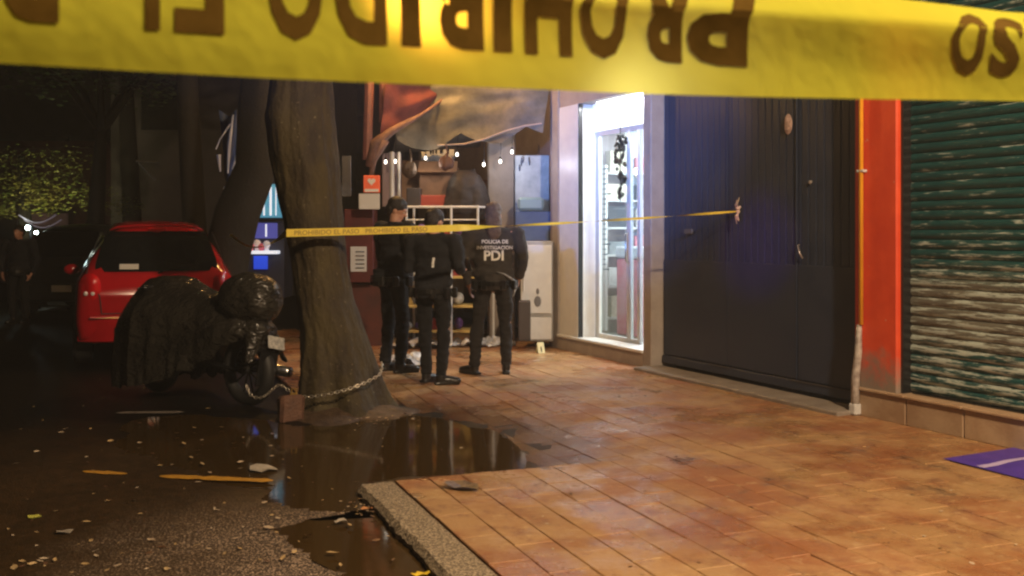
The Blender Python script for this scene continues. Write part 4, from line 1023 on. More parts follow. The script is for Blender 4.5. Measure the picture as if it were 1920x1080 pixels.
# lettering and accessories on the jackets
def back_text(pr_, txt, size, x, z, off=.0, sx=1.0, m=PRINT, name='lettering'):
    root, jk, S = pr_
    vs, fs = text_geo(txt, size, off, 'CENTER', sx); dg = bpy.context.evaluated_depsgraph_get()
    from mathutils.bvhtree import BVHTree
    bvh = BVHTree.FromPolygons([v.co for v in jk.data.vertices], [list(p.vertices) for p in jk.data.polygons])
    me_ = bpy.data.meshes.new('g'); me_.from_pydata([tuple(v) for v in vs], [], fs); bmm = bmesh.new(); bmm.from_mesh(me_)
    xs_ = [v.x for v in vs]; ys_ = [v.y for v in vs]
    q = min(xs_)
    while q < max(xs_): bmesh.ops.bisect_plane(bmm, geom=bmm.verts[:]+bmm.edges[:]+bmm.faces[:], plane_co=(q,0,0), plane_no=(1,0,0)); q += .02
    q = min(ys_)
    while q < max(ys_): bmesh.ops.bisect_plane(bmm, geom=bmm.verts[:]+bmm.edges[:]+bmm.faces[:], plane_co=(0,q,0), plane_no=(0,1,0)); q += .02
    bmm.verts.index_update(); out = []
    for v in bmm.verts:
        xx, zz = x+v.co.x, z+v.co.y; hit = bvh.ray_cast(Vector((xx,-1,zz)), Vector((0,1,0)))
        out.append(Vector((xx, (hit[0].y if hit[0] else -.13)-.0045, zz)))
    mb = MB(); mb.add(out, [[v.index for v in f.verts] for f in bmm.faces]); bmm.free(); mb.build(name, m, jk)
back_text(p3, 'POLICIA DE', .052, .01, 1.335, .0012); back_text(p3, 'INVESTIGACION', .050, .01, 1.275, .0012); back_text(p3, 'PDI', .14, .0, 1.165, .004)
back_text(p2, 'I', .12, .05, 1.12, .006)
mb = MB(); mb.tube([(.02,-.155,1.05),(.09,-.158,1.025),(.16,-.140,.985),(.215,-.09,.955)], [.012,.030,.034,.018], 10, flat=.45); mb.tube([(.20,-.10,.97),(.225,-.085,.90),(.20,-.10,.83),(.19,-.10,.79)],[.016,.026,.018,.006],8,flat=.5)
mb.v = [v+Vector((noise.noise(v*22)*.014, noise.noise(v*25)*.01, noise.noise(v*31)*.016)) for v in mb.v]
o = mb.build('belt_cloth', mat('pale grey cloth',(.45,.45,.46),.7,col2=(.2,.2,.2),scale=30,bump=.8), p3[0], smooth=True)
mb = MB(); mb.box((.20,.34,1.13),(.075,.012,.15),bev=.005,rot=Matrix.Rotation(R(35),4,'X')); 
ph = mb.build('phone', BLKP, None, label='dark phone in the hands of the middle officer', cat='phone'); ph.location = p2[0].location; ph.rotation_euler = p2[0].rotation_euler
# ------------------------------------------------------------------ evidence marker and litter
ev = G(1013,662); mk = empty('evidence_marker', (ev.x,ev.y,0), R(20), label='small pale yellow evidence marker tent on the pavement by the shop corner', cat='marker')
EVM = mat('pale yellow card', (.72,.66,.38), .5)
mb = MB(); mb.add([(-.045,-.05,0),(.045,-.05,0),(.04,0,.13),(-.04,0,.13),(-.045,.05,0),(.045,.05,0),(-.045,-.047,0),(.045,-.047,0)], [(0,1,2,3),(4,3,2,5)]); mb.build('card', EVM, mk)
vs, fs = text_geo('1', .09, .002); mb = MB(); T = Matrix.Translation((0,-.046,.02)) @ Matrix.Rotation(R(69),4,'X'); mb.add(vs, fs, T); mb.build('number', BLKP, mk)
q = G(690,640); mk2 = empty('evidence_marker', (q.x,q.y,0), 0, label='yellow-green marker card standing between the tree trunk and the left officer', cat='marker')
mb = MB(); mb.add([(-.09,-.04,0),(.09,-.04,0),(.07,0,.3),(-.07,0,.3),(-.09,.04,0),(.09,.04,0)], [(0,1,2,3),(4,3,2,5)]); mb.build('card', mat('lime card',(.45,.5,.08),.5), mk2)
LIT = [mat('dry leaf ochre',(.36,.24,.10),.6,col2=(.5,.36,.18),scale=9), mat('dry leaf pale',(.55,.45,.32),.6,col2=(.4,.3,.2),scale=9), mat('wet leaf brown',(.10,.05,.025),.4)]
mb = MB()
def leaf(mb, x, y, z, s_, mi):
    mb.cur = mi; a = rnd.random()*6.3; T = Matrix.Translation((x,y,z)) @ Matrix.Rotation(a,4,'Z') @ Matrix.Rotation(rnd.uniform(-.35,.35),4,'X')
    c_ = rnd.uniform(.08,.4)*s_
    mb.add([(-s_,0,c_*.7),(-s_*.3,-s_*.4,c_),(s_*.5,-s_*.3,c_*.8),(s_,0,c_),(s_*.4,s_*.35,c_*.6),(-s_*.4,s_*.38,c_*.9),(0,0,.002)], [(0,1,6),(1,2,6),(2,3,6),(3,4,6),(4,5,6),(5,0,6)], T)
for i in range(420):
    px = rnd.uniform(0,1920); py = 700+380*rnd.random()**.8; 
    p = G(px,py); u_, v_ = uv(p.x,p.y)
    if v_ > .0:
        if rnd.random() > .42 or wall_side(p.x,p.y) < .1: continue
        z = (hpav(u_,v_) if v_ > .2 or u_ > 0 else 0)+.002
        if z < ZW: z = ZW+.002
        leaf(mb, p.x, p.y, z, rnd.uniform(.006,.016)*(1.4 if rnd.random() < .1 else 1), rnd.choice((0,1,1,2,2)))
    else:
        p = G(px,py,ZW); leaf(mb, p.x, p.y, ZW+.014, rnd.uniform(.008,.028)*(1.5 if rnd.random() < .12 else 1), rnd.choice((0,0,1,2)))
for i in range(70):      # drift against the puddle rim and below the tree
    px = rnd.gauss(690,55); py = rnd.gauss(783,7); p = G(px,py,ZW); leaf(mb, p.x,p.y,ZW+.01, rnd.uniform(.01,.026), rnd.choice((0,1,1,2)))
for i in range(50):
    px = rnd.gauss(690,30); py = rnd.gauss(958,9); p = G(px,py,ZW); leaf(mb, p.x,p.y,ZW+.01, rnd.uniform(.006,.016), rnd.choice((0,1,2)))
mb.build('fallen_leaves', LIT, None, kind='stuff')
mb = MB()
for (px,py,s_) in ((64,972,.03),(492,880,.075),(120,998,.05),(22,1004,.04),(815,1078,.03),(140,1052,.045),(316,1012,.045),(1440,944,.03),(35,1050,.05),(640,978,.04)):
    pass
def scrap(px, py, s_, m, label, tz=ZW+.012, cat='litter'):
    p = G(px,py,tz); mb = MB(); n_ = 9; ring = []
    for i in range(n_):
        a = 2*math.pi*i/n_; r_ = s_*rnd.uniform(.6,1.1); ring.append((r_*math.cos(a)*1.3, r_*math.sin(a), s_*rnd.uniform(.02,.45)))
    mb.add([(0,0,s_*.12)]+ring, [(0,1+i,1+(i+1)%n_) for i in range(n_)]); mb.add([(0,0,s_*.10)]+[(a,b,c-.003) for a,b,c in ring], [(0,1+(i+1)%n_,1+i) for i in range(n_)])
    mb.build('paper_scrap' if cat == 'litter' else 'leaf', m, None, loc=p, label=label, cat=cat)
WP = mat('grubby white paper', (.42,.38,.32), .6, col2=(.3,.26,.2), scale=20)
scrap(491,882,.075,WP,'crumpled white paper scrap in the dark puddle above the yellow line', ZW+.003)
scrap(64,971,.03,mat('yellow green leaf',(.45,.45,.08),.5),'bright yellow-green leaf on the wet asphalt at lower left','' or ZW+.014,'leaf')
scrap(790,1078,.035,mat('yellow leaf',(.7,.5,.03),.5),'bright yellow leaf floating in the puddle at the bottom edge',ZW+.003,'leaf')
scrap(120,999,.045,WP,'pale torn scrap right of the cluster at the far lower left', ZW+.014)
scrap(640,979,.035,WP,'small white scrap at the rim of the near kerb puddle', ZW+.014)
scrap(688,955,.03,mat('orange peel scrap',(.55,.25,.1),.6),'orange-brown scrap against the kerb corner', ZW+.014)
scrap(866,915,.09,mat('wet dark rag',(.08,.055,.04),.4,col2=(.2,.15,.11),scale=30),'flattened dark wet leaf clump on the pavement near the kerb corner', .004)

# ------------------------------------------------------------------ market stall
TARPR = mat('red awning canvas', (.17,.038,.032), .8, col2=(.11,.025,.022), scale=6, bump=.5)
TARPG = mat('beige tarpaulin', (.17,.165,.15), .55, col2=(.09,.088,.08), scale=5, bump=.6, bscale=12)
TARPB = mat('brown rolled canvas', (.22,.12,.09), .7, col2=(.14,.075,.06), scale=12, bump=.7)
WOODP = mat('dark red post paint', (.20,.075,.065), .55, col2=(.13,.05,.045), scale=8)
stall = empty('market_stall', (-1.7,13.0,0), label='market stall with drooping tarpaulins and hanging bulbs between tree and shop', cat='stall')
so = Vector((-1.7,13.0,0))
def px3(px, py, Y): return P(px,py,Y)-so
mb = MB(); mb.tube([px3(693,120,12.6),px3(690,230,12.6),px3(688,300,12.6)], .06, 8); mb.tube([px3(718,120,12.6),px3(718,230,12.6)], .05, 8); mb.build('post', WOODP, stall)
mb = MB(); mb.tube([px3(735,640,13.0),px3(735,285,13.0)], .03, 8); mb.tube([px3(748,650,13.3),px3(748,285,13.3)], .02, 8); mb.build('pole', LIGHTG, stall)
def tri_cloth(name, quad, m, sag=.05, n=18, thick=True, edge_rag=.0, seed=0):
    a,b,c,d = [Vector(q) for q in quad]; mb = MB()
    def fn(u,v):
        p = a*(1-u)*(1-v)+b*u*(1-v)+c*u*v+d*(1-u)*v
        return p+Vector((0,noise.noise(Vector((u*4,v*4,seed)))*.10, -sag*math.sin(math.pi*u)*math.sin(math.pi*min(1,v+.0))-.0+noise.noise(Vector((u*9,v*3,seed+3)))*.03-edge_rag*v**8*abs(math.sin(u*7))))
    mb.grid(fn, n, n); mb.grid(lambda u,v: Vector(fn(u,v))+Vector((0,.012,.004)), n, n); return mb.build(name, m, stall, smooth=True)
tri_cloth('awning', (px3(728,120,12.4),px3(905,120,13.4),px3(862,178,13.4),px3(712,262,12.5)), TARPR, .05, seed=1)
tri_cloth('tarpaulin', (px3(720,165,13.0),px3(1040,120,12.9),px3(1018,232,12.7),px3(745,262,13.2)), TARPG, .02, edge_rag=.18, seed=5)
tri_cloth('tarpaulin', (px3(745,245,13.2),px3(905,225,13.1),px3(900,275,14.2),px3(735,288,14.2)), TARPG, .04, seed=8)
mb = MB(); 
pts_ = [px3(690,312,12.55),px3(705,268,12.5),px3(735,245,12.5),px3(790,215,12.8),px3(862,165,13.2)]
mb.tube(pts_, [.04,.07,.05,.022,.02], 8); mb.tube([px3(693,345,12.6),px3(700,300,12.55),px3(722,262,12.5)], [.02,.045,.06], 8); mb.build('rolled_canvas', TARPB, stall, smooth=True)
mb = MB(); mb.tube([px3(820,272,13.0),px3(870,270,13.0),px3(905,262,12.9),px3(950,245,12.8),px3(985,236,12.75),px3(1016,232,12.7)], .013, 6); mb.build('edge_rope', mat('frayed rope',(.4,.33,.3),.8), stall)
BULB = mat('lit bulb', (1,1,1), .4, emit=(1,.90,.75), estr=7); wire = MB()
bl = [(723,303,13.2),(741,302,13.2),(857,289,13.4),(907,308,13.1),(938,302,13.1),(960,284,13.0),(798,296,13.8),(1010,320,13.6)]
for i,(a_,b__,Y) in enumerate(bl):
    p = P(a_,b__,Y); t = empty('hanging_bulb', p, 0, label='lit bare bulb hanging in the market stall, '+('leftmost of the row','second from the left, by the grey pole','above the round dark cover','over the beige column','just right of the beige column','highest one under the blue-lit tarp','far back over the cardboard','rightmost, in front of the poster')[i], cat='bulb', group='bare bulbs of the market stall')
    mb = MB(); mb.lathe([(.003,-.028),(.013,-.025),(.017,-.012),(.014,.006),(.010,.02)], 10); mb.build('glass', BULB, t, smooth=True)
    mb = MB(); mb.lathe([(.012,.02),(.013,.05),(.004,.055)], 8); mb.tube([(0,0,.05),(0.01,0,.16),(0,0,.35)], .0035, 5); mb.build('socket', BLKP, t)
lamp('stall_bulbs_light', 'POINT', P(800,310,13.0), 6, (1.0,.82,.62), shadow_soft_size=.06)
lamp('stall_bulb_light', 'POINT', P(945,305,12.9), 7, (.85,.88,1.0), shadow_soft_size=.05)
# stall fittings (each its own thing)
def boxthing(name, label, cat, l, t, r, b, Y, depth, m, part='body', bev=.01, rz=0, extra=None):
    c = (P(l,t,Y)+P(r,b,Y))/2; wdt = (r-l)*Y/F; hh = (b-t)*Y/F; base = c.z-hh/2
    th = empty(name, (c.x, Y, base), rz, label=label, cat=cat)
    mb = MB(); mb.box((0,depth/2,hh/2),(wdt,depth,hh),bev=bev); mb.build(part, m, th)
    if extra: extra(th, wdt, hh, depth)
    return th
def ex_fridge(th, wd, hh, dp):
    mb = MB(); mb.box((0,-.012,hh*.62),(wd*.94,.02,hh*.68),bev=.006); mb.build('door', WHT, th)
    mb = MB(); mb.box((0,-.012,hh*.13),(wd*.94,.018,hh*.22),bev=.006); mb.build('drawer', WHT, th)
    mb = MB(); mb.tube([(-wd*.38,-.04,hh*.5),(-wd*.38,-.04,hh*.85)],.010,6); mb.build('handle', LIGHTG, th)
    mb = MB(); mb.ball((.02,-.026,hh*.40),(.045,.004,.07),8,5); mb.ball((.02,-.026,hh*.50),(.02,.004,.04),8,5); mb.build('smudge', mat('grey smudge',(.16,.16,.17),.6), th)
boxthing('white_fridge', 'dented white fridge standing against the wall left of the lit shop', 'fridge', 975,452,1036,640, 12.6, .5, mat('fridge enamel',(.40,.40,.40),.5,col2=(.3,.3,.3),scale=3), rz=R(-8), extra=ex_fridge)
BLUEP = mat('dull blue paint', (.05,.09,.20), .5, col2=(.08,.13,.25), scale=5)
boxthing('blue_cabinet', 'dull blue cabinet behind the white fridge', 'cabinet', 966,396,1034,452, 12.9, .35, BLUEP)
boxthing('plastic_tub', 'pale blue plastic tub on top of the blue cabinet', 'tub', 971,370,1020,394, 12.85, .3, mat('pale blue plastic',(.22,.34,.38),.4), bev=.03)
def ex_post(th, wd, hh, dp):
    for i in range(6):
        mb = MB(); x_ = rnd.uniform(-.4,.4)*wd; z_ = hh*rnd.uniform(.72,.95); mb.ball((x_,-.004,z_),(.014,.003,.05),8,5); mb.build('hook', BLKP, th)
POSTER = mat('pale poster print', (.50,.54,.57), .5, col2=(.30,.34,.38), scale=5)
boxthing('poster_board', 'pale poster board with dark hooks, right of the beige column', 'board', 966,291,1030,398, 13.3, .03, POSTER, extra=ex_post)
boxthing('poster_board', 'white strip board with dark hooks over the brown cardboard', 'board', 790,280,852,304, 14.3, .03, WHT, extra=ex_post)
boxthing('concrete_column', 'beige concrete column at the stall behind the PDI officer', 'column', 914,240,966,640, 13.4, .35, mat('beige column plaster',(.30,.25,.215),.7,col2=(.24,.20,.17),scale=4,bump=.4), bev=.02)
CARDB = mat('brown cardboard', (.25,.14,.08), .7, col2=(.19,.105,.06), scale=5)
boxthing('cardboard_sheet', 'tall brown cardboard sheet left of the open carton in the stall', 'cardboard', 752,300,800,386, 13.9, .05, CARDB)
def ex_flap(th, wd, hh, dp):
    mb = MB(); mb.box((0,-.10,hh*.98),(wd,.24,.012),rot=Matrix.Rotation(R(38),4,'X')); mb.build('flap', CARDB, th)
boxthing('cardboard_box', 'open brown cardboard carton with lifted flap above the white rack', 'box', 786,312,858,388, 13.5, .35, mat('carton board',(.17,.095,.06),.7,col2=(.24,.14,.085),scale=5), extra=ex_flap)
boxthing('red_crate', 'red crate on the rack top below the brown carton', 'crate', 788,366,836,388, 13.2, .25, mat('red plastic crate',(.30,.045,.03),.5))
boxthing('grey_panel', 'mauve grey panel with two bulbs at the left end of the stall', 'panel', 716,287,752,388, 13.6, .05, mat('mauve panel',(.20,.15,.17),.6,col2=(.15,.11,.13),scale=4))
mb = MB(); q = P(876,352,13.2); mb.ball((0,0,0),(.24,.2,.24),20,14); mb.cap((-.05,0,.02),(-.08,0,-.24),.22,.24); mb.cap((.1,0,-.02),(.12,0,-.26),.17,.2); mb.cap((.02,0,.15),(.1,0,.24),.07,.03); me = remesh(mb,.02,3); displace(me, lambda c: crumple(c,.8)); me.materials.append(mat('dark brown cover cloth',(.014,.009,.008),.7,col2=(.022,.014,.012),scale=8)); link('covered_bundle', me, None, loc=q, label='dark rounded covered bundle on the rack beside the beige column', cat='bundle')
# orange heart sign, white paper, red fire box
q = P(697,345,12.4); sg_ = empty('heart_sign', q, 0, label='small orange sign with white heart above a white sheet', cat='sign')
mb = MB(); mb.box((0,0,0),(.20,.02,.21),bev=.004); mb.build('board', mat('orange sign',(.80,.13,.05),.5,emit=(1,.16,.06),estr=.12), sg_)
hv = []
for i in range(28):
    t = 2*math.pi*i/28; hv.append((.0038*16*math.sin(t)**3*.8, .0038*(13*math.cos(t)-5*math.cos(2*t)-2*math.cos(3*t)-math.cos(4*t))*.8))
mb = MB(); mb.prism([(a,b) for a,b in hv], .0, .004, Matrix.Translation((0,-.016,.03)) @ Matrix.Rotation(R(90),4,'X')); mb.build('heart', PRINT, sg_)
mb = MB(); mb.box((0,-.013,-.078),(.17,.004,.035)); mb.build('caption_bar', PRINT, sg_)
boxthing('paper_notice', 'white paper notice hanging under the orange heart sign', 'notice', 673,363,712,392, 12.38, .006, mat('white paper',(.62,.62,.60),.6), bev=0)
def ex_red(th, wd, hh, dp):
    mb = MB(); mb.box((.0,-.012,hh*.32),(wd*.55,.01,hh*.34),bev=.003); mb.build('label_panel', LIGHTG, th)
    mb = MB()
    for i in range(5): mb.box((wd*.05,-.02,hh*(.20+.055*i)),(wd*.3,.006,.012))
    mb.build('label_lines', BLKP, th)
boxthing('red_dispenser', 'dark red drinks dispenser box between the tree and the left officer', 'dispenser', 645,392,700,530, 12.7, .4, mat('dark red enamel',(.10,.012,.012),.5,col2=(.06,.008,.008),scale=5), extra=ex_red)
boxthing('red_cupboard', 'tall dark red cupboard below the dispenser behind the trunk', 'cupboard', 655,532,718,650, 12.9, .4, mat('dull red laminate',(.10,.02,.012),.6,col2=(.05,.012,.01),scale=4))
boxthing('steel_sheet', 'shiny steel sheet standing upright right of the tree trunk', 'sheet', 641,292,658,368, 13.6, .02, mat('brushed steel',(.55,.6,.7),.25,metal=.8,col2=(.4,.42,.5),scale=6), bev=.003)
DKC = mat('dark crate plastic', (.035,.03,.035), .6, col2=(.06,.045,.04), scale=9)
boxthing('plastic_crate', 'dark crate on the rack top just right of the grey pole', 'crate', 762,352,788,386, 13.1, .3, DKC)
boxthing('plastic_crate', 'dark crate standing low behind the legs of the middle officer', 'crate', 735,560,790,640, 13.9, .4, DKC)
boxthing('blue_crate', 'dull blue crate behind the left officer beside the red cupboard', 'crate', 716,470,752,560, 13.9, .3, BLUEP)
for i,(px,py,wd,hh,c,lb) in enumerate(((768,318,.10,.22,(.06,.035,.02),'brown bag hanging by the cardboard sheet'),(836,306,.10,.2,(.08,.03,.02),'rust coloured bag hanging over the brown carton'),)):
    q = P(px,py,13.0); mb = MB(); mb.ball((0,0,0),(wd,.05,hh*.5),12,9); mb.tube([(0,0,hh*.4),(.02,0,hh*.7),(0,0,hh*1.2)],[.03,.012,.008],7); me = mb.mesh('hanging_bag', mat('bag cloth '+lb[:8], c, .6, col2=tuple(u*.6 for u in c), scale=14)); displace(me, lambda c_: noise.noise(c_*14+Vector((i,0,0)))*.02); link('hanging_bag', me, None, loc=q, label=lb, cat='bag', group='bags hanging in the stall')
# white rack with yellow shelves and goods
RY = 12.75; rk = empty('display_rack', (P(845,640,RY).x, RY, 0), 0, label='white metal rack with yellow shelves standing behind the officers', cat='rack')
ro = Vector((P(845,640,RY).x, RY, 0))
mb = MB()
for (px,dy) in ((762,0),(846,0),(896,0),(924,.42),(770,.42)): mb.tube([P(px,385,RY)-ro+Vector((0,dy,0)), Vector(((px-CX)/F*RY-ro.x,dy,0.0))], .016, 8)
mb.tube([P(762,388,RY)-ro,P(897,388,RY)-ro], .016, 8); mb.tube([P(896,388,RY)-ro,P(924,388,RY)-ro+Vector((0,.42,0))], .014, 8); mb.tube([P(762,412,RY)-ro,P(896,412,RY)-ro], .010, 6); mb.build('frame', WHT, rk)
YS = mat('yellow shelf enamel', (.62,.45,.14), .5, col2=(.5,.35,.1), scale=8)
shz = []
for py in (443,472,520,575,622):
    zz = (P(0,py,RY)).z; shz.append(zz); mb = MB(); mb.box(((P(828,py,RY)).x-ro.x,.21,zz),(.92,.42,.03),bev=.004); mb.build('shelf', YS, rk)
gm = [mat('snack bag %s'%k_, c, .35, col2=tuple(q*.6 for q in c), scale=20) for k_,c in (('orange',(.5,.14,.04)),('yellow',(.5,.32,.08)),('purple',(.14,.06,.30)),('white',(.5,.5,.48)),('brown',(.16,.08,.04)),('red',(.35,.04,.03)))]
rows_ = ('top','second','middle','fourth','lowest')
for si, zz in enumerate(shz):
    xx = -.40
    while xx < .38:
        k_ = rnd.randrange(6); wd = rnd.uniform(.09,.17); hh = rnd.uniform(.09,.19 if si else .16); mb = MB()
        if k_ in (0,5,1): mb.add([(-wd/2,-.06,0),(wd/2,-.06,0),(wd/2,.06,0),(-wd/2,.06,0),(-wd*.1,-.01,hh),(wd*.1,-.01,hh),(wd*.1,.01,hh),(-wd*.1,.01,hh)], [(0,3,2,1),(4,5,6,7),(0,1,5,4),(1,2,6,5),(2,3,7,6),(3,0,4,7)])
        else: mb.ball((0,0,hh*.5),(wd*.45,.07,hh*.5),10,7)
        mb.build('snack_packet', gm[k_], None, loc=(ro.x-.14+xx, RY+.14, zz+.016), label='%s snack packet on the %s yellow shelf of the rack, %s' % (('orange','yellow','purple','white','brown','red')[k_], rows_[si], 'at its left end' if xx < -.25 else 'left of its middle' if xx < -.08 else 'at its middle' if xx < .08 else 'right of its middle' if xx < .25 else 'at its right end'), cat='snack packet', group='%s packets on the %s rack shelf' % (('orange','yellow','purple','white','brown','red')[k_], rows_[si]), smooth=(k_ not in (0,1,5)))
        xx += wd+.03
# crinkled silver plastic sheets on the ground under the rack
SIL = mat('crinkled clear plastic', (.85,.85,.86), .25, col2=(.25,.25,.26), scale=9, bump=.9, bscale=40, spec=.8)
for i,(px,py,sw,dp,lb) in enumerate(((775,655,.42,.5,'left end, behind the legs of the left officer'),(868,652,.42,.45,'middle of the row under the rack'),(925,650,.28,.4,'right end, beside the PDI officer\'s leg'),(752,690,.22,.9,'narrow one seen between the two left officers'))):
    q = G(px,py); mb = MB()
    def fn(a,b,i=i,sw=sw,dp=dp): 
        x_ = (a-.5)*2*sw; y_ = b*dp; return (x_, y_, .02+abs(noise.noise(Vector((x_*6,y_*6,i*3.))))*.16*math.sin(math.pi*min(1,a*1.0))+.02*noise.noise(Vector((x_*20,y_*20,i))))
    mb.grid(fn, 36, 26); mb.build('plastic_sheet', SIL, None, loc=(q.x,q.y,0), smooth=False, label='crumpled silvery plastic sheet on the ground, '+lb, cat='plastic sheet', group='plastic sheets under the rack')
boxthing('dark_stool', 'small dark stool beside the wall base near the evidence marker', 'stool', 972,565,995,640, 12.3, .25, mat('dark brown wood',(.05,.035,.03),.6))

# ------------------------------------------------------------------ lamp behind the foreground tape
lp = P(775,6,12.2); ls = empty('street_lamp', (lp.x,lp.y+.5,0), 0, label='hanging orange street lamp glowing through the foreground tape', cat='lamp')
mb = MB(); mb.tube([(0,-.5,lp.z+.15),(0,-.5,8.2)], .012, 6); mb.tube([(-6,-.5,8.6),(0,-.5,8.2),(5.5,-.5,8.7)], .012, 5); mb.build('cable', BLKP, ls)
SOD = mat('sodium lamp glass', (1,.6,.2), .4, emit=(1,.52,.15), estr=170)
mb = MB(); mb.ball((0,-.5,lp.z),(.2,.2,.16),16,10); mb.build('globe', SOD, ls, smooth=True)
mb = MB(); mb.lathe([(.02,lp.z+.2),(.22,lp.z+.12),(.2,lp.z+.10)],16,Matrix.Translation((0,-.5,0))); mb.build('shade', BLKP, ls)
# off-frame street lamp lighting the pavement, and an added stand under the tint lights
ls = empty('street_lamp', (LAMP[0],LAMP[1]-1.2,0), 0, label='street lamp post on the pavement beside the camera', cat='lamp')
mb = MB(); mb.tube([(0,0,0),(0,0,5.6)],[.08,.05],10); mb.tube([(0,0,5.6),(0,1.0,5.6)],.03,8); mb.build('pole', GATE2, ls)
mb = MB(); mb.box((0,1.2,5.56),(.24,.5,.12),bev=.03); mb.build('head', GATE2, ls)
bs = empty('added_light_stand', (-2.6,2.05,ZW), 0, label='added tripod stand out of view under the blue and violet tint lights', cat='added light')
mb = MB(); mb.tube([(0,0,.6),(0,0,2.4)],.025,8)
for k_ in range(3): mb.tube([(0,0,.8),(.5*math.cos(k_*2.1+1),.5*math.sin(k_*2.1+1),.02)],.015,6)
mb.build('stand', BLKP, bs); mb = MB(); mb.box((0,.1,2.43),(.5,.2,.06),bev=.02); mb.build('added_light_bar', BLKP, bs)

# ------------------------------------------------------------------ far street, left
# second, black tree trunks
def darktree(label, path, rads, Y):
    base = P(path[0][0], path[0][1], Y); t = empty('street_tree', (base.x, Y, ZW), 0, label=label, cat='tree'); o_ = Vector((base.x,Y,ZW))
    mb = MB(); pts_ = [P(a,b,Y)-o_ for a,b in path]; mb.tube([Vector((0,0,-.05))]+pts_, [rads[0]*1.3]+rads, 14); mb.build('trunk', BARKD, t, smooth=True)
    top_ = pts_[-1]; lm = MB(); lb = MB()
    for i in range(5):
        a = i*1.26; q_ = top_+Vector((math.cos(a)*1.3,math.sin(a)*1.2,1.2)); lb.tube([top_-Vector((0,0,.2)),top_.lerp(q_,.5)+Vector((0,0,.1)),q_],[.09,.06,.02],6)
        leaves(lm, q_, (1.0,1.0,.8), 420, .16, rnd)
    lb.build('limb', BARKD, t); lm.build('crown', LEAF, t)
darktree('black leaning tree trunk between the red car and the mossy trunk', [(415,620),(420,500),(445,400),(480,315),(486,200),(494,120),(500,40)], [.33,.28,.27,.25,.25,.24,.2], 12.4)
darktree('slim dark trunk rising behind the roof of the red car', [(368,560),(365,430),(358,300),(352,180),(350,40)], [.2,.17,.16,.15,.12], 14.6)
darktree('dark tree with black crown beyond the crosswalk', [(250,560),(248,400),(240,250),(236,120)], [.25,.22,.2,.15], 24)
darktree('thin dark tree behind the parked dark car', [(180,560),(178,430),(185,330),(190,230)], [.2,.18,.15,.1], 21)
# blue tarp awning behind trunks
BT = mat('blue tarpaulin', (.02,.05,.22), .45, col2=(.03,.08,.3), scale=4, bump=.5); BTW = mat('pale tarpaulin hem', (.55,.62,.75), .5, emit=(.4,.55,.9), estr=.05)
aw = empty('blue_awning', P(425,340,13.6), 0, label='blue tarpaulin awning with white hems showing between dark trunks', cat='awning'); ao = P(425,340,13.6)
mb = MB(); mb.grid(lambda u,v: P(410+38*u*(1-.2*v)+6*v, 205+125*v+12*math.sin(u*3), 13.6)-ao+Vector((0,.12*math.sin(u*5+v*2),0)), 12, 12); mb.build('tarpaulin', BT, aw, smooth=True)
mb = MB(); mb.tube([P(437,215,13.45)-ao,P(430,270,13.45)-ao,P(427,325,13.45)-ao],[.012,.026,.012],6); mb.tube([P(432,232,13.45)-ao,P(412,262,13.45)-ao,P(405,280,13.45)-ao],.010,6); mb.tube([P(410,290,13.45)-ao,P(413,322,13.45)-ao],[.03,.01],6); mb.tube([P(446,285,13.45)-ao,P(436,318,13.45)-ao],[.02,.01],6); mb.build('hem', BTW, aw)
mb = MB(); mb.add([P(419,352,13.5)-ao,P(434,333,13.5)-ao,P(430,350,13.5)-ao,P(418,366,13.5)-ao], [(0,1,2,3)]); mb.add([P(419,352,13.54)-ao,P(434,333,13.54)-ao,P(430,350,13.54)-ao,P(418,366,13.54)-ao], [(3,2,1,0)]); mb.build('flap', BTW, aw)
# blue-lit kiosk
kq = G(495,640); KY = 13.4; ks = empty('kiosk', (P(492,500,KY).x, KY, 0), 0, label='kiosk with glowing teal and violet screens left of the mossy trunk', cat='kiosk'); ko = Vector((P(492,500,KY).x,KY,0))
SCR1 = mat('teal lit poster', (.1,.3,.35), .4, emit=(.10,.38,.55), estr=.55, col2=(.02,.1,.3), scale=9)
SCR2 = mat('violet lit screen', (.05,.05,.3), .3, emit=(.12,.13,.5), estr=.45); SCRW = mat('lit white strip', (.8,.8,.8), .4, emit=(.75,.85,1), estr=.8)
def kbox(name, l,t,r,b,dy,m,dp=.03):
    c = (P(l,t,KY)+P(r,b,KY))/2-ko; mb = MB(); mb.box((c.x,dy,c.z),((r-l)*KY/F,dp,(b-t)*KY/F),bev=.004); return mb.build(name, m, ks)
kbox('cabinet', 462,335,530,560,.35,mat('kiosk dark body',(.02,.025,.05),.5),.5)
kbox('lit_poster', 484,345,528,408,.06,SCR1); 
for (l,r,) in ((492,495),(504,508),(515,517)): kbox('bright_stripe', l,350,r,404,.04,SCRW,.01)
kbox('screen_frame', 470,410,530,416,.05,BLKP); s_ = kbox('screen', 474,418,518,447,.06,SCR2)
kbox('bright_stripe', 496,420,499,444,.04,SCRW,.01)
kbox('counter', 462,470,522,476,.0,SCRW,.2); kbox('blue_panel', 474,480,500,505,.05,mat('lit blue panel',(.02,.05,.4),.4,emit=(.02,.08,.8),estr=.6))
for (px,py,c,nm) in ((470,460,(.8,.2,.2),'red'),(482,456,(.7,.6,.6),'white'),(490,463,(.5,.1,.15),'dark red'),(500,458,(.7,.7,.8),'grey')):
    mb = MB(); q_ = P(px,py,KY-.02); mb.ball((0,0,0),(.05,.04,.05),10,7); mb.tube([(0,0,-.09),(0,0,0)],.03,8); mb.build('tub', mat('tub '+nm, c, .4, emit=c, estr=.15), None, loc=q_, smooth=True, label='%s tub standing on the lit kiosk counter' % nm, cat='tub', group=None)
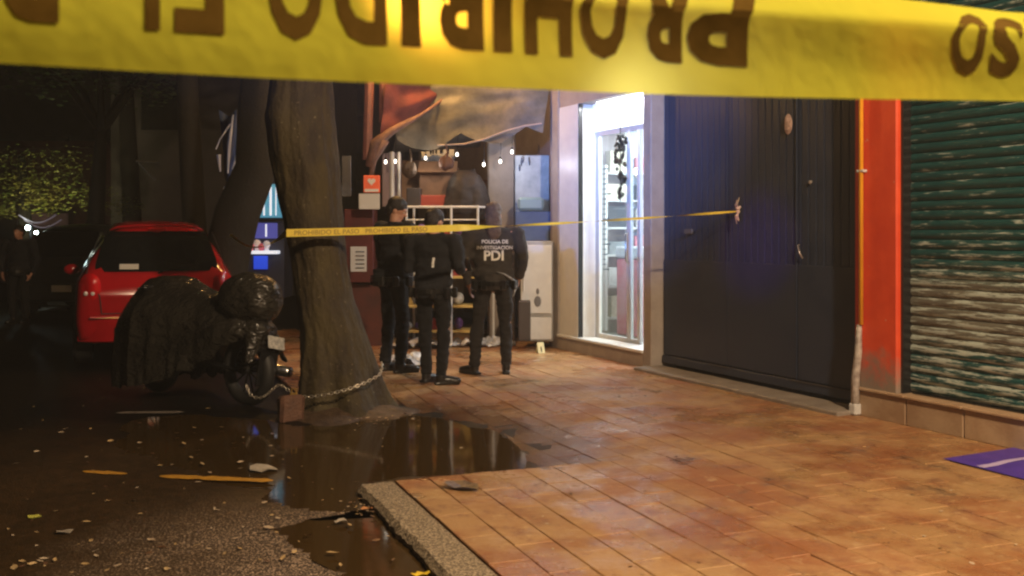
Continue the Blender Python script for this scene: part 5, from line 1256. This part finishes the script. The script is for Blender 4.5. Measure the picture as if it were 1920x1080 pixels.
# distant signs above the car roof
def glow(name, label, px, py, Y, w_, h_, col, st_, cat='sign'):
    q_ = P(px,py,Y); t = empty(name, q_, 0, label=label, cat=cat); wd, hh = w_*Y/F, h_*Y/F
    mb = MB(); mb.box((0,.04,0),(wd*1.1,.06,hh*1.1),bev=.01); mb.build('case', BLKP, t)
    mb = MB(); mb.box((0,0,0),(wd,.02,hh),bev=.004); mb.build('face', mat('sign '+label[:14], col, .5, emit=col, estr=st_), t); return t
vs, fs = text_geo('F', 1.0, .03)
for (tx,px,py,hp,col,lb) in (('F',297,417,24,(.75,.72,.75),'dim white letter F sign'),('A',314,418,18,(.85,.70,.15),'small yellow letter sign'),('m',332,416,9,(.25,.7,.75),'tiny teal sign'),('/',352,417,9,(.8,.8,.85),'tiny white sign')):
    Y = 26; q_ = P(px,py,Y); s_ = hp*Y/F/.7; vs, fs = text_geo(tx, s_, .02); mb = MB(); T = Matrix.Rotation(R(90),4,'X')
    mb.add(vs, fs, T); mb.add([v+Vector((0,0,-.05)) for v in vs], [f[::-1] for f in fs], T)
    mb.build('letter_sign', mat('lit '+lb, col, .5, emit=col, estr=.45), None, loc=q_, label=lb+' glowing above the red car roof', cat='sign')
glow('hanging_sign','thin vertical yellow-white lit strip above the letter signs', 325,368,25,3,42,(.5,.5,.3),.35)
glow('lit_window','grey oval lit window high behind the car', 345,274,19,12,50,(.16,.15,.17),.3,'window')
# wires and struts
mb = MB(); mb.tube([P(255,302,20),P(298,304,20)],.02,5); mb.tube([P(260,305,20),P(292,338,20)],.02,5); mb.build('roof_bracket', mat('pale bracket',(.3,.3,.3),.5,), None, label='thin pale bracket catching light above the car', cat='bracket')
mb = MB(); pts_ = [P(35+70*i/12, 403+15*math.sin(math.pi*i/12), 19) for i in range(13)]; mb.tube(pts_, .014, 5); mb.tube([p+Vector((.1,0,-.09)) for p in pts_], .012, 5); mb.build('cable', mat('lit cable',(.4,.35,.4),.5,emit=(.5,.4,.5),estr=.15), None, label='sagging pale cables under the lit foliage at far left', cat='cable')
# floodlights
FLD = mat('floodlight glass', (1,1,1), .3, emit=(.78,1,.95), estr=45)
for (px,py,s_,lb) in ((52,427,.042,'brighter floodlight over the silhouetted figure'),(68,436,.030,'smaller floodlight just right of the bright one')):
    q_ = P(px,py,19.5); t = empty('floodlight', q_, 0, label=lb, cat='floodlight'); mb = MB(); mb.ball((0,0,0),(s_,.04,s_),12,8); mb.build('lens', FLD, t, smooth=True); mb = MB(); mb.box((0,.1,0),(s_*2.6,.1,s_*2.6),bev=.02); mb.tube([(0,.12,0),(0,.12,-q_.z+ZW)],.03,6); mb.build('housing', BLKP, t)
lamp('flood_light', 'POINT', P(50,405,19.0), 3, (.85,1,.88), shadow_soft_size=.1)
lamp('foliage_light', 'SPOT', P(58,436,20.6), 170, (1,.9,.45), P(50,330,22.6), spot_size=R(110), spot_blend=.8, shadow_soft_size=.1)
# lit foliage
LL = mat('lit leaves', (.10,.16,.03), .5, col2=(.25,.22,.05), scale=2)
ft = empty('street_tree', (P(40,500,22.5).x,22.5,ZW), 0, label='tree with yellow-green lit leaves at the far left', cat='tree'); fo = Vector((P(40,500,22.5).x,22.5,ZW))
mb = MB(); mb.tube([(0,0,0),(.1,0,1.5),(0,0,3.2)],[.2,.15,.08],10); mb.build('trunk', BARKD, ft, smooth=True); lm = MB()
for (px,py,rx,rz_) in ((20,365,.55,.4),(60,360,.5,.35),(85,385,.4,.25),(5,395,.4,.2),(45,340,.4,.3),(110,350,.6,.5),(160,370,.7,.35),(215,385,.6,.25),(120,310,.8,.5),(30,300,1.0,.4)):
    leaves(lm, P(px,py,22.5)-fo, (rx*1.15,.7,rz_), 300, .085, rnd)
lm.build('crown', LL, ft)
# silhouetted person and dark car, crosswalk
sp_ = G(48,575,ZW); ps = person('person in dark clothing silhouetted below the floodlights at far left', (sp_.x,15.6,ZW+.012), R(170), 1.60, jacket=CLOTH, hairstyle='short', far=True, bulk=1.25, elbowL=(-.36,.0,1.1), elbowR=(.36,.0,1.1))
sp_ = P(36,570,16.6); ps[0].location = (sp_.x,16.6,ZW+.012)
CARK = mat('dark car paint', (.015,.018,.018), .3, col2=(.02,.022,.022), scale=3)
dk = empty('parked_car', (P(118,500,18.0).x, 18.0, ZW+.012), R(96), label='dark parked car with pale plate beyond the silhouetted figure', cat='car')
for ob in [o for o in car.children if o.name.split('.')[0] in ('body','rear_window','tail_lamp','wheel','number_plate','bumper','bumper_insert','side_window')]:
    c_ = ob.copy(); C.objects.link(c_); c_.parent = dk
    if ob.name.startswith(('body','bumper')): 
        c_.data = ob.data.copy(); c_.data.materials.clear(); c_.data.materials.append(CARK)
    if ob.name.startswith('tail_lamp'):
        c_.data = ob.data.copy(); c_.data.materials.clear(); c_.data.materials.append(mat('unlit lens',(.12,.01,.01),.2))
ZB = mat('white road paint', (.55,.52,.48), .6, col2=(.4,.36,.32), scale=6)
for (y0_,y1_,l,r) in ((548,553,82,116),(557,562,86,122),(566,572,90,132),(576,582,40,128)):
    mb = MB(); q_ = [G(l,y1_,ZW+.02),G(r,y1_,ZW+.02),G(r-4,y0_,ZW+.02),G(l-2,y0_,ZW+.02)]; mb.add(q_, [(0,1,2,3)]); mb.build('crosswalk_stripe', ZB, None, kind='structure')
# far building rows
FB = mat('dark far facade', (.05,.045,.045), .8, col2=(.07,.06,.06), scale=2)
FBr = mat('maroon far facade', (.12,.03,.03), .7, col2=(.09,.03,.03), scale=2)
WL = mat('dim lit window', (.3,.25,.15), .5, emit=(1,.75,.4), estr=.12); WD = mat('unlit window glass', (.01,.012,.015), .1)
def farb(label, x0, x1, Y, hh, m, lit):
    t = empty('far_building', ((x0+x1)/2, Y, ZW), 0, label=label, cat='building'); wd = x1-x0
    mb = MB(); mb.box((0,3,hh/2),(wd,6,hh)); wl = mb.build('wall', m, t); mb = MB(); mb.box((0,3,hh+.1),(wd+.2,6.2,.2)); mb.build('roof', m, t)
    n_ = int(wd/2.2)
    for r_ in range(1,int(hh/3)):
        for i in range(n_):
            x_ = -wd/2+(i+.5)*wd/n_; f_ = MB(); f_.box((x_,-.02,1.6+r_*2.9),(1.1,.08,1.3),bev=.02); fo_ = f_.build('window', FB, t)
            f_ = MB(); f_.box((x_,-.07,1.6+r_*2.9),(.96,.02,1.16)); f_.build('pane', WL if rnd.random() < lit else WD, fo_)
farb('low maroon shop row behind the lit foliage at far left', -15.5,-9.0,30,4.0,FBr,.0)
farb('dark tall facade beyond the crosswalk', -24,-15.7,38,10,FB,.0)
farb('dark facade closing the street behind the red car', -13,-5.5,46,13,FB,.0)
farb('black facade behind the dark trunks', -9.5,-4.6,24,9,FB,.0)
mb = MB(); mb.box((0,0,0),(1.4,.08,.35),bev=.02); mb.build('shop_canopy', mat('pale canopy',(.35,.2,.28),.6), None, loc=P(80,412,28), label='small pinkish canopy lit by the floodlights at far left', cat='canopy')

# ------------------------------------------------------------------ haze volume added in place of lens bloom
hz = MB(); hz.box((-2,22,3.8), (70,62,10.2)); hm = bpy.data.materials.new('added haze'); hm.use_nodes = True; n = hm.node_tree.nodes; L = hm.node_tree.links; n.clear()
ho = n.new('ShaderNodeOutputMaterial'); hv_ = n.new('ShaderNodeVolumePrincipled'); hv_.inputs['Color'].default_value = (.9,.92,.95,1); hv_.inputs['Density'].default_value = .0036; hv_.inputs['Anisotropy'].default_value = .3
L.new(hv_.outputs[0], ho.inputs['Volume']); hz.build('haze', hm, None, kind='stuff')
scene.cycles.volume_bounces = 0
